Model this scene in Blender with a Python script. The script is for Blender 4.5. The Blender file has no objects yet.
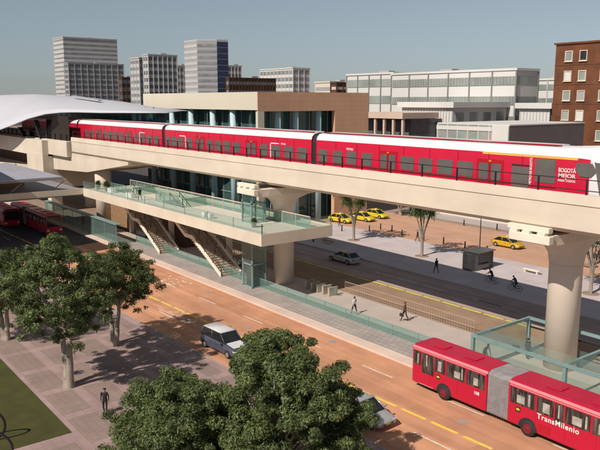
import bpy, bmesh, math, random
from mathutils import Vector, Matrix
random.seed(7)
R = math.radians
scene = bpy.context.scene
C = scene.collection
# ------------------------------------------------------------------ camera
cd = bpy.data.cameras.new('camera'); cam = bpy.data.objects.new('camera', cd); C.objects.link(cam)
cam.location = (0, 0, 20); cam.rotation_euler = (R(90 - 10.045), 0, R(52.27))
cd.sensor_fit = 'HORIZONTAL'; cd.sensor_width = 36; cd.lens = 42.0; cd.clip_start = .5; cd.clip_end = 6000
scene.camera = cam
# ------------------------------------------------------------------ sky + sun
SUN = Vector((.15, -1.05, 1)).normalized()
elev = math.asin(SUN.z); rot = math.atan2(SUN.x, SUN.y)
w = bpy.data.worlds.new('World'); scene.world = w; w.use_nodes = True
nt = w.node_tree; nt.nodes.clear()
sky = nt.nodes.new('ShaderNodeTexSky'); sky.sky_type = 'NISHITA'; sky.sun_disc = False
sky.sun_elevation = elev; sky.sun_rotation = rot; sky.air_density = 1.0; sky.dust_density = .15; sky.ozone_density = 9
hsv = nt.nodes.new('ShaderNodeHueSaturation'); hsv.inputs['Saturation'].default_value = .46; hsv.inputs['Hue'].default_value = .478
bg = nt.nodes.new('ShaderNodeBackground'); bg.inputs['Strength'].default_value = .06
wo = nt.nodes.new('ShaderNodeOutputWorld')
nt.links.new(sky.outputs[0], hsv.inputs['Color']); nt.links.new(hsv.outputs[0], bg.inputs[0]); nt.links.new(bg.outputs[0], wo.inputs[0])
sd = bpy.data.lights.new('sun', 'SUN'); sd.energy = 4.5; sd.angle = R(.5); sd.color = (1, .91, .8)
so = bpy.data.objects.new('sun', sd); C.objects.link(so); so.rotation_euler = SUN.to_track_quat('Z', 'Y').to_euler(); so.location = (0, -20, 60)
vs = scene.view_settings; vs.view_transform = 'Standard'; vs.look = 'None'; vs.exposure = .1; vs.gamma = 1; vs.use_curve_mapping = False

# ------------------------------------------------------------------ materials
M = {}
def nodes(name):
    m = bpy.data.materials.new(name); m.use_nodes = True; t = m.node_tree; t.nodes.clear()
    o = t.nodes.new('ShaderNodeOutputMaterial'); b = t.nodes.new('ShaderNodeBsdfPrincipled')
    t.links.new(b.outputs[0], o.inputs[0]); return m, t, b, o
def mat(name, col, rough=.6, var=.15, scale=1.5, metal=0, bump=0, bscale=20, col2=None, detail=5, stretch=None, streak=None):
    m, t, b, o = nodes(name)
    tc = t.nodes.new('ShaderNodeTexCoord'); src = tc.outputs['Object']
    if stretch:
        mp = t.nodes.new('ShaderNodeMapping'); mp.inputs['Scale'].default_value = stretch
        t.links.new(src, mp.inputs[0]); src = mp.outputs[0]
    n = t.nodes.new('ShaderNodeTexNoise'); n.inputs['Scale'].default_value = scale; n.inputs['Detail'].default_value = detail; n.inputs['Roughness'].default_value = .6
    t.links.new(src, n.inputs['Vector'])
    r = t.nodes.new('ShaderNodeValToRGB'); r.color_ramp.elements[0].position = .3; r.color_ramp.elements[1].position = .72
    c2 = col2 or tuple(min(1, c * (1 + var)) for c in col)
    c1 = tuple(c * (1 - var) for c in col) if not col2 else col
    r.color_ramp.elements[0].color = (*c1, 1); r.color_ramp.elements[1].color = (*c2, 1)
    t.links.new(n.outputs[0], r.inputs[0]); outc = r.outputs[0]
    if streak:
        for (sv, lo, hi) in streak:
            mp = t.nodes.new('ShaderNodeMapping'); mp.inputs['Scale'].default_value = sv; t.links.new(tc.outputs['Object'], mp.inputs[0])
            ns_ = t.nodes.new('ShaderNodeTexNoise'); ns_.inputs['Scale'].default_value = 1; ns_.inputs['Detail'].default_value = 4; t.links.new(mp.outputs[0], ns_.inputs['Vector'])
            mr = t.nodes.new('ShaderNodeMapRange'); mr.inputs[1].default_value = .38; mr.inputs[2].default_value = .62; mr.inputs[3].default_value = lo; mr.inputs[4].default_value = hi; t.links.new(ns_.outputs[0], mr.inputs[0])
            sc_ = t.nodes.new('ShaderNodeVectorMath'); sc_.operation = 'SCALE'; t.links.new(outc, sc_.inputs[0]); t.links.new(mr.outputs[0], sc_.inputs['Scale']); outc = sc_.outputs[0]
    t.links.new(outc, b.inputs['Base Color'])
    b.inputs['Roughness'].default_value = rough; b.inputs['Metallic'].default_value = metal
    if bump:
        n2 = t.nodes.new('ShaderNodeTexNoise'); n2.inputs['Scale'].default_value = bscale; n2.inputs['Detail'].default_value = 4
        t.links.new(tc.outputs['Object'], n2.inputs['Vector'])
        bp = t.nodes.new('ShaderNodeBump'); bp.inputs['Strength'].default_value = bump; bp.inputs['Distance'].default_value = .05
        t.links.new(n2.outputs[0], bp.inputs['Height']); t.links.new(bp.outputs[0], b.inputs['Normal'])
    M[name] = m; return m
def tiles(name, c1, c2, mortar, bw, bh, msize=.01, rough=.8, axis=None, var=.25, offset=.5, nscale=.35):
    m, t, b, o = nodes(name)
    tc = t.nodes.new('ShaderNodeTexCoord'); src = tc.outputs['Object']
    sx = t.nodes.new('ShaderNodeSeparateXYZ'); t.links.new(src, sx.inputs[0]); cb = t.nodes.new('ShaderNodeCombineXYZ')
    if axis == 'wall':
        ad = t.nodes.new('ShaderNodeMath'); ad.operation = 'ADD'; t.links.new(sx.outputs[0], ad.inputs[0]); t.links.new(sx.outputs[1], ad.inputs[1])
        t.links.new(ad.outputs[0], cb.inputs[0]); t.links.new(sx.outputs[2], cb.inputs[1])
    else:
        t.links.new(sx.outputs[0], cb.inputs[0]); t.links.new(sx.outputs[1], cb.inputs[1])
    bk = t.nodes.new('ShaderNodeTexBrick'); t.links.new(cb.outputs[0], bk.inputs['Vector'])
    bk.inputs['Color1'].default_value = (*c1, 1); bk.inputs['Color2'].default_value = (*c2, 1); bk.inputs['Mortar'].default_value = (*mortar, 1)
    bk.inputs['Scale'].default_value = 1; bk.inputs['Brick Width'].default_value = bw; bk.inputs['Row Height'].default_value = bh
    bk.inputs['Mortar Size'].default_value = msize; bk.offset = offset
    n = t.nodes.new('ShaderNodeTexNoise'); n.inputs['Scale'].default_value = nscale; n.inputs['Detail'].default_value = 6; t.links.new(src, n.inputs['Vector'])
    mr = t.nodes.new('ShaderNodeMapRange'); mr.inputs[1].default_value = .3; mr.inputs[2].default_value = .7; mr.inputs[3].default_value = 1 - var; mr.inputs[4].default_value = 1 + var
    t.links.new(n.outputs[0], mr.inputs[0])
    mx = t.nodes.new('ShaderNodeVectorMath'); mx.operation = 'SCALE'; t.links.new(bk.outputs[0], mx.inputs[0]); t.links.new(mr.outputs[0], mx.inputs['Scale'])
    t.links.new(mx.outputs[0], b.inputs['Base Color']); b.inputs['Roughness'].default_value = rough
    M[name] = m; return m
def glass(name, tint, gloss=.15, alpha=.6):
    # thin clear/tinted panel: tinted transparency with a mirror reflection on top
    m = bpy.data.materials.new(name); m.use_nodes = True; t = m.node_tree; t.nodes.clear()
    o = t.nodes.new('ShaderNodeOutputMaterial'); tr = t.nodes.new('ShaderNodeBsdfTransparent'); tr.inputs[0].default_value = (*tint, 1)
    df = t.nodes.new('ShaderNodeBsdfDiffuse'); df.inputs[0].default_value = (tint[0] * .5, tint[1] * .62, tint[2] * .6, 1)
    gl = t.nodes.new('ShaderNodeBsdfGlossy'); gl.inputs['Roughness'].default_value = .05
    m1 = t.nodes.new('ShaderNodeMixShader'); m1.inputs[0].default_value = 1 - alpha
    m2 = t.nodes.new('ShaderNodeMixShader'); fr = t.nodes.new('ShaderNodeLayerWeight'); fr.inputs[0].default_value = .5; pw = t.nodes.new('ShaderNodeMath'); pw.operation = 'POWER'; pw.inputs[1].default_value = 4.5; t.links.new(fr.outputs['Facing'], pw.inputs[0])
    ma = t.nodes.new('ShaderNodeMath'); ma.operation = 'MULTIPLY_ADD'; ma.inputs[1].default_value = .8; ma.inputs[2].default_value = gloss * .15
    t.links.new(pw.outputs[0], ma.inputs[0]); t.links.new(ma.outputs[0], m2.inputs[0])
    t.links.new(tr.outputs[0], m1.inputs[1]); t.links.new(df.outputs[0], m1.inputs[2])
    t.links.new(m1.outputs[0], m2.inputs[1]); t.links.new(gl.outputs[0], m2.inputs[2]); t.links.new(m2.outputs[0], o.inputs[0])
    M[name] = m; return m
def leafmat(name, c1, c2, c3):
    m, t, b, o = nodes(name)
    tc = t.nodes.new('ShaderNodeTexCoord'); n = t.nodes.new('ShaderNodeTexNoise'); n.inputs['Scale'].default_value = 1.3; n.inputs['Detail'].default_value = 8; n.inputs['Roughness'].default_value = .75
    t.links.new(tc.outputs['Object'], n.inputs['Vector']); r = t.nodes.new('ShaderNodeValToRGB')
    r.color_ramp.elements[0].position = .36; r.color_ramp.elements[0].color = (*c1, 1); r.color_ramp.elements[1].position = .66; r.color_ramp.elements[1].color = (*c3, 1)
    e = r.color_ramp.elements.new(.5); e.color = (*c2, 1)
    t.links.new(n.outputs[0], r.inputs[0]); t.links.new(r.outputs[0], b.inputs['Base Color']); b.inputs['Roughness'].default_value = .45
    tl = t.nodes.new('ShaderNodeBsdfTranslucent'); t.links.new(r.outputs[0], tl.inputs[0]); mx = t.nodes.new('ShaderNodeMixShader'); mx.inputs[0].default_value = .35
    t.links.new(b.outputs[0], mx.inputs[1]); t.links.new(tl.outputs[0], mx.inputs[2]); t.links.new(mx.outputs[0], o.inputs[0])
    M[name] = m; return m

mat('road', (.58, .285, .165), .85, .12, .22, bump=.3, bscale=30, detail=9, streak=[((.015, 1.1, 1), .84, 1.07), ((.5, .5, 1), .9, 1.04), ((.08, .3, 1), .93, 1.03)])
mat('far_road', (.40, .30, .275), .85, .16, .22, bump=.3, bscale=30, detail=9, streak=[((.02, .9, 1), .82, 1.08)])
mat('promenade', (.52, .30, .20), .85, .1, .3, bump=.2, detail=9, streak=[((.03, .6, 1), .92, 1.04)])
mat('median', (.30, .20, .13), .9, .2, .5, bump=.3)
mat('plaza', (.42, .35, .33), .85, .08, .2, detail=8)
tiles('plaza_tiles', (.50, .43, .435), (.54, .465, .47), (.43, .375, .39), 2.4, 2.4, .03, offset=0, var=.08)
tiles('sidewalk_tiles', (.33, .23, .22), (.37, .26, .245), (.27, .19, .18), .9, .6, .02, var=.16)
tiles('sidewalk_panel', (.265, .19, .17), (.29, .21, .185), (.22, .16, .14), .5, .5, .02, var=.14)
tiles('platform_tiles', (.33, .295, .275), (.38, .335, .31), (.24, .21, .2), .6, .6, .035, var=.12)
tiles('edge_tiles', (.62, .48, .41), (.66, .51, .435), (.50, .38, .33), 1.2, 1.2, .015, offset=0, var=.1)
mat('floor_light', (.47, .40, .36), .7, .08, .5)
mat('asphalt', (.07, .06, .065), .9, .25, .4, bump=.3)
mat('ground', (.30, .22, .17), .95, .25, .02, detail=10)
mat('grass', (.046, .047, .008), .95, .22, .7, bump=.8, bscale=40, col2=(.078, .076, .013), detail=9)
mat('kerb', (.34, .28, .26), .8, .15, 2)
mat('yellow_paint', (.80, .56, .10), .7, .15, 3)
mat('yellow_far_paint', (.62, .60, .10), .7, .15, 3)
mat('white_paint', (.72, .62, .54), .7, .18, 4)
mat('worn_paint', (.66, .45, .34), .8, .2, 3)
mat('patch', (.47, .225, .13), .9, .12, .8, bump=.3)
mat('concrete', (.63, .55, .45), .8, .06, .35, detail=8, bump=.1, bscale=8, streak=[((.35, .35, .10), .965, 1.02), ((.05, .05, .5), .95, 1.03)])
mat('concrete_warm', (.66, .56, .47), .8, .05, .4, detail=8, bump=.1, bscale=8, streak=[((.6, .6, .10), .96, 1.02)])
mat('concrete_white', (.74, .67, .56), .7, .06, .8)
mat('slab_top', (.60, .55, .48), .7, .07, .6)
mat('dark_gap', (.04, .035, .03), .9)
mat('black_metal', (.012, .012, .015), .45, .2, 3)
mat('steel', (.14, .14, .145), .35, .12, 2, metal=.8)
mat('teal_metal', (.20, .30, .30), .45, .1, 1)
mat('teal_column', (.42, .58, .61), .5, .08, 1)
mat('shell', (.52, .52, .57), .5, .04, .08)
mat('canopy', (.36, .36, .42), .5, .08, .5)
mat('grey_beam', (.24, .24, .26), .7, .15, .6)
mat('train_red', (.56, .010, .045), .28, .06, .5)
mat('train_dark_red', (.40, .005, .02), .3, .06, .5)
mat('train_seam', (.22, .004, .014), .5)
mat('train_white', (.72, .70, .72), .35, .03, .5)
mat('train_orange', (.85, .42, .10), .4, .05, .5)
mat('train_glass', (.12, .11, .105), .12, .12, .8)
mat('rubber', (.02, .02, .022), .75)
mat('bus_red', (.46, .007, .036), .25, .06, .6)
mat('bus_roof', (.44, .008, .042), .42, .10, .9)
mat('bus_pink', (.62, .20, .22), .4, .05)
mat('dark_glass', (.02, .022, .024), .06, .3, 2)
mat('strip_pale', (.22, .20, .18), .6, .6, 2.2, col2=(.5, .47, .42))
m, t, b, o = nodes('bus_glass'); M['bus_glass'] = m  # pale vertical streaks in the glass colour stand in for reflections
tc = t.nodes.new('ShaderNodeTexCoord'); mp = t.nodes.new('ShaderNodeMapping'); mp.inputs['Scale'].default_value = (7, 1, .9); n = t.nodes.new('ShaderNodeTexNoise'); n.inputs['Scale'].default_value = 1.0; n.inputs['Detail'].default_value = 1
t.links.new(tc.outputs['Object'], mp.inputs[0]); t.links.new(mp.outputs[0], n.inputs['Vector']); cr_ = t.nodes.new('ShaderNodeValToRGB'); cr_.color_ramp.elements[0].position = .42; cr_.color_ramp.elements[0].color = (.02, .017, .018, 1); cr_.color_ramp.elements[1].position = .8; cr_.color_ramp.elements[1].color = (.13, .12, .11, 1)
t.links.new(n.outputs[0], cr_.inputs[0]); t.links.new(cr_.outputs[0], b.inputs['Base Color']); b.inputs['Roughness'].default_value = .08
mat('bellows', (.27, .25, .255), .8, .2, 3)
mat('rim', (.17, .012, .02), .5)
mat('rim_silver', (.45, .45, .47), .35, .1, metal=.7)
mat('lamp_clear', (.7, .7, .68), .15)
mat('lamp_red', (.4, .01, .01), .2)
mat('lamp_orange', (.7, .22, .02), .2)
mat('car_silver', (.42, .43, .46), .3, .04, metal=.3)
mat('car_slate', (.07, .075, .10), .3, .05)
mat('car_white', (.62, .62, .64), .3, .04)
mat('car_blue', (.03, .05, .12), .3, .05)
mat('car_yellow', (.62, .50, .03), .3, .05)
mat('car_gold', (.55, .33, .02), .3, .05)
mat('paint_white', (.78, .76, .74), .5, .04)
mat('bark', (.20, .165, .13), .9, .35, 3, bump=.8, bscale=12, col2=(.42, .36, .30), stretch=(3, 3, .5))
leafmat('leaf', (.038, .054, .016), (.115, .155, .05), (.27, .32, .125))
leafmat('leaf_dark', (.03, .04, .012), (.075, .105, .028), (.17, .21, .065))
leafmat('leaf_palm', (.03, .06, .015), (.08, .14, .03), (.16, .24, .06))
glass('glass_teal', (.74, .86, .83), .2, .86)
glass('glass_dark', (.26, .42, .44), .5, .66)
glass('glass_shade_tint', (.17, .12, .13), .2, .9)
glass('glass_clear', (.90, .96, .94), .15, .93)
mat('win_grey', (.23, .235, .25), .25, .3, .25)
mat('win_dark', (.12, .125, .14), .2, .4, .3)
mat('win_navy', (.02, .03, .075), .25, .3, .3)
mat('win_green', (.27, .30, .28), .3, .3, .15)
mat('wall_pale', (.46, .45, .44), .8, .05, .1)
mat('wall_white', (.60, .585, .57), .8, .04, .1)
mat('wall_grey', (.33, .325, .34), .8, .06, .1)
mat('mull_grey', (.20, .205, .19), .7)
mat('wall_cream', (.60, .55, .45), .8, .04, .15)
mat('wall_brown_dark', (.085, .04, .025), .85, .3, .5)
mat('lattice_tan', (.40, .29, .23), .8, .06, .3)
mat('core_teal', (.12, .17, .18), .6, .3, .2)
mat('box_dark', (.125, .105, .105), .8, .08, .3)
mat('pink_fascia', (.58, .44, .36), .8, .06, .3)
tiles('terracotta', (.60, .355, .225), (.63, .375, .24), (.50, .29, .18), 1.2, .8, .02, axis='wall', offset=0, var=.06)
tiles('brick', (.13, .042, .014), (.16, .052, .018), (.095, .036, .018), .5, .16, .02, axis='wall', var=.25, nscale=.5)
mat('skin', (.40, .24, .17), .6, .05)
mat('hair', (.02, .014, .01), .7)
mat('cloth_black', (.018, .018, .02), .9)
mat('cloth_white', (.62, .60, .57), .9)
mat('cloth_brown', (.12, .06, .045), .9)
mat('cloth_navy', (.03, .04, .09), .9)
mat('cloth_grey', (.16, .16, .17), .9)
mat('cloth_red', (.35, .03, .03), .9)
mat('shoe', (.015, .012, .012), .6)
mat('leather', (.03, .02, .018), .5)
mat('wood', (.28, .17, .09), .7, .25, 2)
mat('tread', (.42, .35, .27), .7, .2, 2)
mat('gate_metal', (.42, .36, .30), .5, .2, 2)

# ------------------------------------------------------------------ mesh helpers
class MB:
    def __init__(s): s.v = []; s.f = []; s.mi = []; s.mats = []; s.sm = []
    def m(s, name):
        if name not in s.mats: s.mats.append(name)
        return s.mats.index(name)
    def face(s, idx, mt, smooth=False): s.f.append(tuple(idx)); s.mi.append(s.m(mt)); s.sm.append(smooth)
    def poly(s, pts, mt): n = len(s.v); s.v += [tuple(p) for p in pts]; s.face(range(n, n + len(pts)), mt); return s
    def box(s, x0, x1, y0, y1, z0, z1, mt):
        n = len(s.v); s.v += [(x, y, z) for z in (z0, z1) for (x, y) in ((x0, y0), (x1, y0), (x1, y1), (x0, y1))]
        for q in ((3, 2, 1, 0), (4, 5, 6, 7), (0, 1, 5, 4), (1, 2, 6, 5), (2, 3, 7, 6), (3, 0, 4, 7)): s.face([n + i for i in q], mt)
        return s
    def hexa(s, b, t, mt):   # bottom ring, top ring of equal count
        n = len(s.v); k = len(b); s.v += [tuple(p) for p in b] + [tuple(p) for p in t]
        s.face([n + i for i in reversed(range(k))], mt); s.face([n + k + i for i in range(k)], mt)
        for i in range(k): j = (i + 1) % k; s.face((n + i, n + j, n + k + j, n + k + i), mt)
        return s
    def tube(s, p, q, r, mt, r2=None, n=8, caps=True):
        p = Vector(p); q = Vector(q); r2 = r if r2 is None else r2; d = q - p
        if d.length < 1e-6: return s
        d.normalize(); a = d.orthogonal().normalized(); b = d.cross(a); k = len(s.v)
        for (c, rr) in ((p, r), (q, r2)):
            for i in range(n):
                t = 2 * math.pi * i / n; s.v.append(tuple(c + a * math.cos(t) * rr + b * math.sin(t) * rr))
        for i in range(n): j = (i + 1) % n; s.face((k + i, k + j, k + n + j, k + n + i), mt, True)
        if caps: s.face([k + i for i in reversed(range(n))], mt); s.face([k + n + i for i in range(n)], mt)
        return s
    def path(s, pts, r, mt, n=6):
        for a, b in zip(pts[:-1], pts[1:]): s.tube(a, b, r, mt, n=n)
        return s
    def loft(s, rings, mt, close=True, caps=True, smooth=True, mts=None):
        k = len(s.v); n = len(rings[0])
        for r in rings: s.v += [tuple(p) for p in r]
        for a in range(len(rings) - 1):
            for i in range(n if close else n - 1):
                j = (i + 1) % n; mm = mts[i] if mts else mt
                s.face((k + a * n + i, k + a * n + j, k + (a + 1) * n + j, k + (a + 1) * n + i), mm, smooth)
        if caps and close: s.face([k + i for i in reversed(range(n))], mt); s.face([k + (len(rings) - 1) * n + i for i in range(n)], mt)
        return s
    def lathe(s, prof, mt, c=(0, 0, 0), n=16, axis='z'):
        rings = []
        for (r, h) in prof:
            ring = []
            for i in range(n):
                t = 2 * math.pi * i / n; x, y = r * math.cos(t), r * math.sin(t)
                ring.append((c[0] + x, c[1] + y, c[2] + h) if axis == 'z' else (c[0] + x, c[1] + h, c[2] - y) if axis == 'y' else (c[0] + h, c[1] + x, c[2] + y))
            rings.append(ring)
        return s.loft(rings, mt)
    def build(s, name, parent=None, bevel=0, fix=True):
        me = bpy.data.meshes.new(name); me.from_pydata(s.v, [], s.f)
        for q in s.mats: me.materials.append(M[q])
        me.polygons.foreach_set('material_index', s.mi); me.polygons.foreach_set('use_smooth', s.sm)
        if fix and len(s.f) < 20000:
            bm = bmesh.new(); bm.from_mesh(me); bmesh.ops.recalc_face_normals(bm, faces=bm.faces); bm.to_mesh(me); bm.free()
        me.update(); o = bpy.data.objects.new(name, me); C.objects.link(o)
        if parent: o.parent = parent
        if bevel:
            b = o.modifiers.new('bevel', 'BEVEL'); b.width = bevel; b.segments = 2; b.limit_method = 'ANGLE'; b.angle_limit = R(40)
        return o
def tag(o, label, cat, group=None, kind=None):
    o['label'] = label; o['category'] = cat
    if group: o['group'] = group
    if kind: o['kind'] = kind
    return o
def struct(o, kind='structure'): o['kind'] = kind; return o
def empty(name, loc=(0, 0, 0), rz=0, label=None, cat=None, group=None):
    o = bpy.data.objects.new(name, None); C.objects.link(o); o.location = loc; o.rotation_euler = (0, 0, rz)
    if label: tag(o, label, cat, group)
    return o
def copy_tree(o, parent=None):
    c = o.copy(); C.objects.link(c); c.parent = parent
    for ch in list(o.children): copy_tree(ch, c)
    return c
def text(name, s, size, mt, parent, loc, rot, sx=1, ext=.004, spacing=1, align='LEFT'):
    cu = bpy.data.curves.new(name, 'FONT'); cu.body = s; cu.size = size; cu.extrude = ext; cu.offset = size * .018; cu.space_character = spacing; cu.align_x = align
    o = bpy.data.objects.new(name, cu); C.objects.link(o); bpy.context.view_layer.update()
    me = bpy.data.meshes.new_from_object(o.evaluated_get(bpy.context.evaluated_depsgraph_get())); bpy.data.objects.remove(o)
    me.materials.clear(); me.materials.append(M[mt]); ob = bpy.data.objects.new(name, me); C.objects.link(ob)
    ob.location = loc; ob.rotation_euler = rot; ob.scale = (sx, 1, 1); ob.parent = parent; return ob

# ------------------------------------------------------------------ ground and roads
def sheet(name, pts, z, mt, thick=.0, kind='structure'):
    mb = MB()
    if thick: mb.hexa([(x, y, z - thick) for x, y in pts], [(x, y, z) for x, y in pts], mt)
    else: mb.poly([(x, y, z) for x, y in pts], mt)
    return struct(mb.build(name), kind)
K = lambda x: 27.0 + .03 * (x + 27)          # near kerb line (slightly skew to the station)
YL = lambda x: 31.95 + .033 * (x + 27)
struct(MB().poly([(-3000, -1500, -.02), (1500, -1500, -.02), (1500, 3000, -.02), (-3000, 3000, -.02)], 'ground').build('ground'))
sheet('road', [(-420, K(-420)), (60, K(60)), (60, 37.7), (-420, 37.7)], 0, 'road')
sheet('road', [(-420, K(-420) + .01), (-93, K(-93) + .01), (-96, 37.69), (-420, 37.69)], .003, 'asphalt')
sheet('cross_road', [(-92, -60), (-76, -60), (-76, K(-76)), (-92, K(-92))], 0, 'road')
sheet('far_road', [(-420, 53.6), (60, 53.6), (60, 59.7), (-420, 59.7)], 0, 'far_road')
sheet('median', [(-420, 47.6), (60, 47.6), (60, 53.6), (-420, 53.6)], -.004, 'median')
sheet('sidewalk', [(-76, -60), (60, -60), (60, K(60) - .2), (-76, K(-76) - .2)], .12, 'sidewalk_tiles', .14)
sheet('sidewalk', [(-300, -60), (-92, -60), (-92, K(-92) - .9), (-93.5, K(-93.5) - .2), (-300, K(-300) - .2)], .12, 'plaza_tiles', .14)
k = MB(); k.hexa([(-76.2, K(-76) - .2, -.02), (60, K(60) - .2, -.02), (60, K(60), -.02), (-76.2, K(-76), -.02)], [(-76.2, K(-76) - .2, .13), (60, K(60) - .2, .13), (60, K(60), .13), (-76.2, K(-76), .13)], 'kerb')
struct(k.build('kerb'))
# darker paving panels with lighter bands between them
pn = MB()
for i in range(-2, 14):
    for j in range(0, 5):
        x0 = -74 + i * 4.6; y0 = 13.7 + j * 2.65
        if i < 0: continue
        y1 = min(y0 + 2.0, K(x0) - .7)
        if y1 - y0 > .6: pn.poly([(x0, y0, .124), (x0 + 3.8, y0, .124), (x0 + 3.8, y1, .124), (x0, y1, .124)], 'sidewalk_panel')
for i in range(0, 9):
    for j in range(0, 7):
        x0 = -38.6 + i * 4.6; y0 = 11.1 - j * 2.65
        pn.poly([(x0, y0, .124), (x0 + 3.8, y0, .124), (x0 + 3.8, y0 + 2, .124), (x0, y0 + 2, .124)], 'sidewalk_panel')
struct(pn.build('sidewalk_paving', fix=False))
struct(MB().box(-74, -39.95, -40, 13.35, .02, .145, 'grass').build('lawn'))
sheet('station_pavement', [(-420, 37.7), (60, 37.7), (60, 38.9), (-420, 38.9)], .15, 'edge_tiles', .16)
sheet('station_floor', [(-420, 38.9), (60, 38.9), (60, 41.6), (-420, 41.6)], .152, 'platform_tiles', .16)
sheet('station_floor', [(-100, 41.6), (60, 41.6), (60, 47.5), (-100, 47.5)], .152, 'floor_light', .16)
sheet('plaza', [(-88, 59.8), (60, 59.8), (60, 74), (-88, 74)], .13, 'plaza_tiles', .14)
sheet('plaza', [(-420, 59.8), (-88, 59.8), (-88, 74), (-420, 74)], .13, 'asphalt', .14)
sheet('promenade', [(-90.9, 74), (60, 74), (60, 90), (-90.9, 90)], .0, 'promenade')
sheet('back_street', [(-420, 74), (-131.5, 74), (-131.5, 160), (-420, 160)], .0, 'asphalt')
sheet('plaza', [(-90, 92), (60, 92), (60, 240), (-90, 240)], .11, 'plaza', .12)
# lane markings
mk = MB()
def dash(mb, f, x0, x1, wd, mt, z=.008): mb.poly([(x0, f(x0) - wd / 2, z), (x1, f(x1) - wd / 2, z), (x1, f(x1) + wd / 2, z), (x0, f(x0) + wd / 2, z)], mt)
for i in range(-10, 6):
    x = -37.5 + i * 8.1
    dash(mk, lambda q: 35.1 + .02 * (q + 36), x, x + 3.2, .13, 'white_paint')
    dash(mk, lambda q: 30.05 + .028 * (q + 26), x + 2.0 , x + 5.2, .13, 'white_paint')
for x in (-46, -35, -24): dash(mk, lambda q: 56.6, x - 20, x - 16.6, .13, 'white_paint')
for i in range(12): dash(mk, lambda q: 56.6, -96 + i * 7.5, -93 + i * 7.5, .13, 'white_paint')
struct(mk.build('lane_marking', fix=False))
my = MB()
for i in range(-60, 14):
    x = -30.2 + i * 2.5
    if x > -31: pass
    dash(my, YL, x, x + 2.05, .26, 'yellow_paint')
struct(my.build('yellow_lane_marking', fix=False))
my = MB()
for i in range(-40, 14):
    x = -55.5 + i * 2.55
    dash(my, lambda q: 53.25, x, x + 2.3, .32, 'yellow_far_paint', .006)
struct(my.build('far_yellow_marking', fix=False))
# painted arrow and worn painted characters on the carriageway
ar = MB(); 
for pts in ([(-60.6, 29.3), (-55.6, 29.75), (-55.6, 29.95), (-60.6, 29.5)], [(-56, 30.2), (-54.2, 29.85), (-56, 29.2)], [(-59.4, 29.6), (-58.4, 30.6), (-58.1, 30.6), (-59.0, 29.6)], [(-58.9, 30.55), (-57.4, 31.0), (-58.0, 30.45)]):
    ar.poly([(x, y, .006) for x, y in pts], 'worn_paint')
struct(ar.build('road_arrow_marking', fix=False))
wm = MB(); rr = random.Random(3)
for i in range(26):
    x = -72 + rr.random() * 5.2; y = 34.4 + rr.random() * 2.2; a = .15 + rr.random() * .45; b = .06 + rr.random() * .2
    wm.poly([(x, y, .0062 + i * 1e-4), (x + a, y + .03, .0062 + i * 1e-4), (x + a * .8, y + b, .0062 + i * 1e-4), (x - .08, y + b * .8, .0062 + i * 1e-4)], 'white_paint')
struct(wm.build('worn_road_marking', fix=False))

mh = MB()
for x, y in ((-50.5, 33.2), (-36, 29.2), (-63, 36.4), (-26.5, 33.5), (-43, 36.7)): mh.lathe([(.36, .004), (.36, .0065)], 'kerb', (x, y, 0), 18)
struct(mh.build('manhole_cover'))
pt = MB(); rr = random.Random(8)
for x, y, a, b in ((-45, 33.1, 2.8, 1.1), (-33.5, 36.2, 4, .8), (-57, 32.4, 1.6, 1.0), (-24, 31.2, 2.2, .9)): pt.poly([(x, y, .0045), (x + a, y + .1, .0045), (x + a - .1, y + b, .0045), (x + .05, y + b - .1, .0045)], 'patch')
struct(pt.build('road_patch', fix=False))
# ------------------------------------------------------------------ viaduct
v = empty('viaduct', (-62.7, 46.5, 0), 0, 'long cream concrete viaduct carrying the red train over the street', 'viaduct')
def U(o, parent): o.parent = parent; o.matrix_parent_inverse = Matrix.Translation(-Vector(parent.location)); return o
d = MB()
prof = [(42.0, 14.0), (42.25, 14.02), (42.3, 13.1), (50.7, 13.1), (50.75, 14.02), (51.0, 14.0), (51.05, 13.35), (50.9, 13.3), (50.9, 11.9), (50.5, 11.3), (42.5, 11.3), (42.03, 11.62), (42.03, 13.26), (41.95, 13.32)]
xs = [-117.2, 40]
d.loft([[(x, y, z) for y, z in prof] for x in xs], 'concrete', smooth=False)
U(d.build('deck'), v)
rl = MB()
for y in (43.6, 45.0, 47.9, 49.3): rl.box(-190, 40, y - .04, y + .04, 13.25, 13.42, 'steel')
U(rl.build('rail'), v)
rg = MB(); x = -116.5
while x < 10:
    rg.box(x - .045, x + .045, 42.06, 42.16, 13.75, 15.0, 'black_metal'); x += 2.63 if x < -48 else 3.55
for z in (14.98, 14.28): rg.tube((-116.8, 42.11, z), (40, 42.11, z), .035, 'black_metal', n=6)
U(rg.build('railing'), v)
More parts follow.
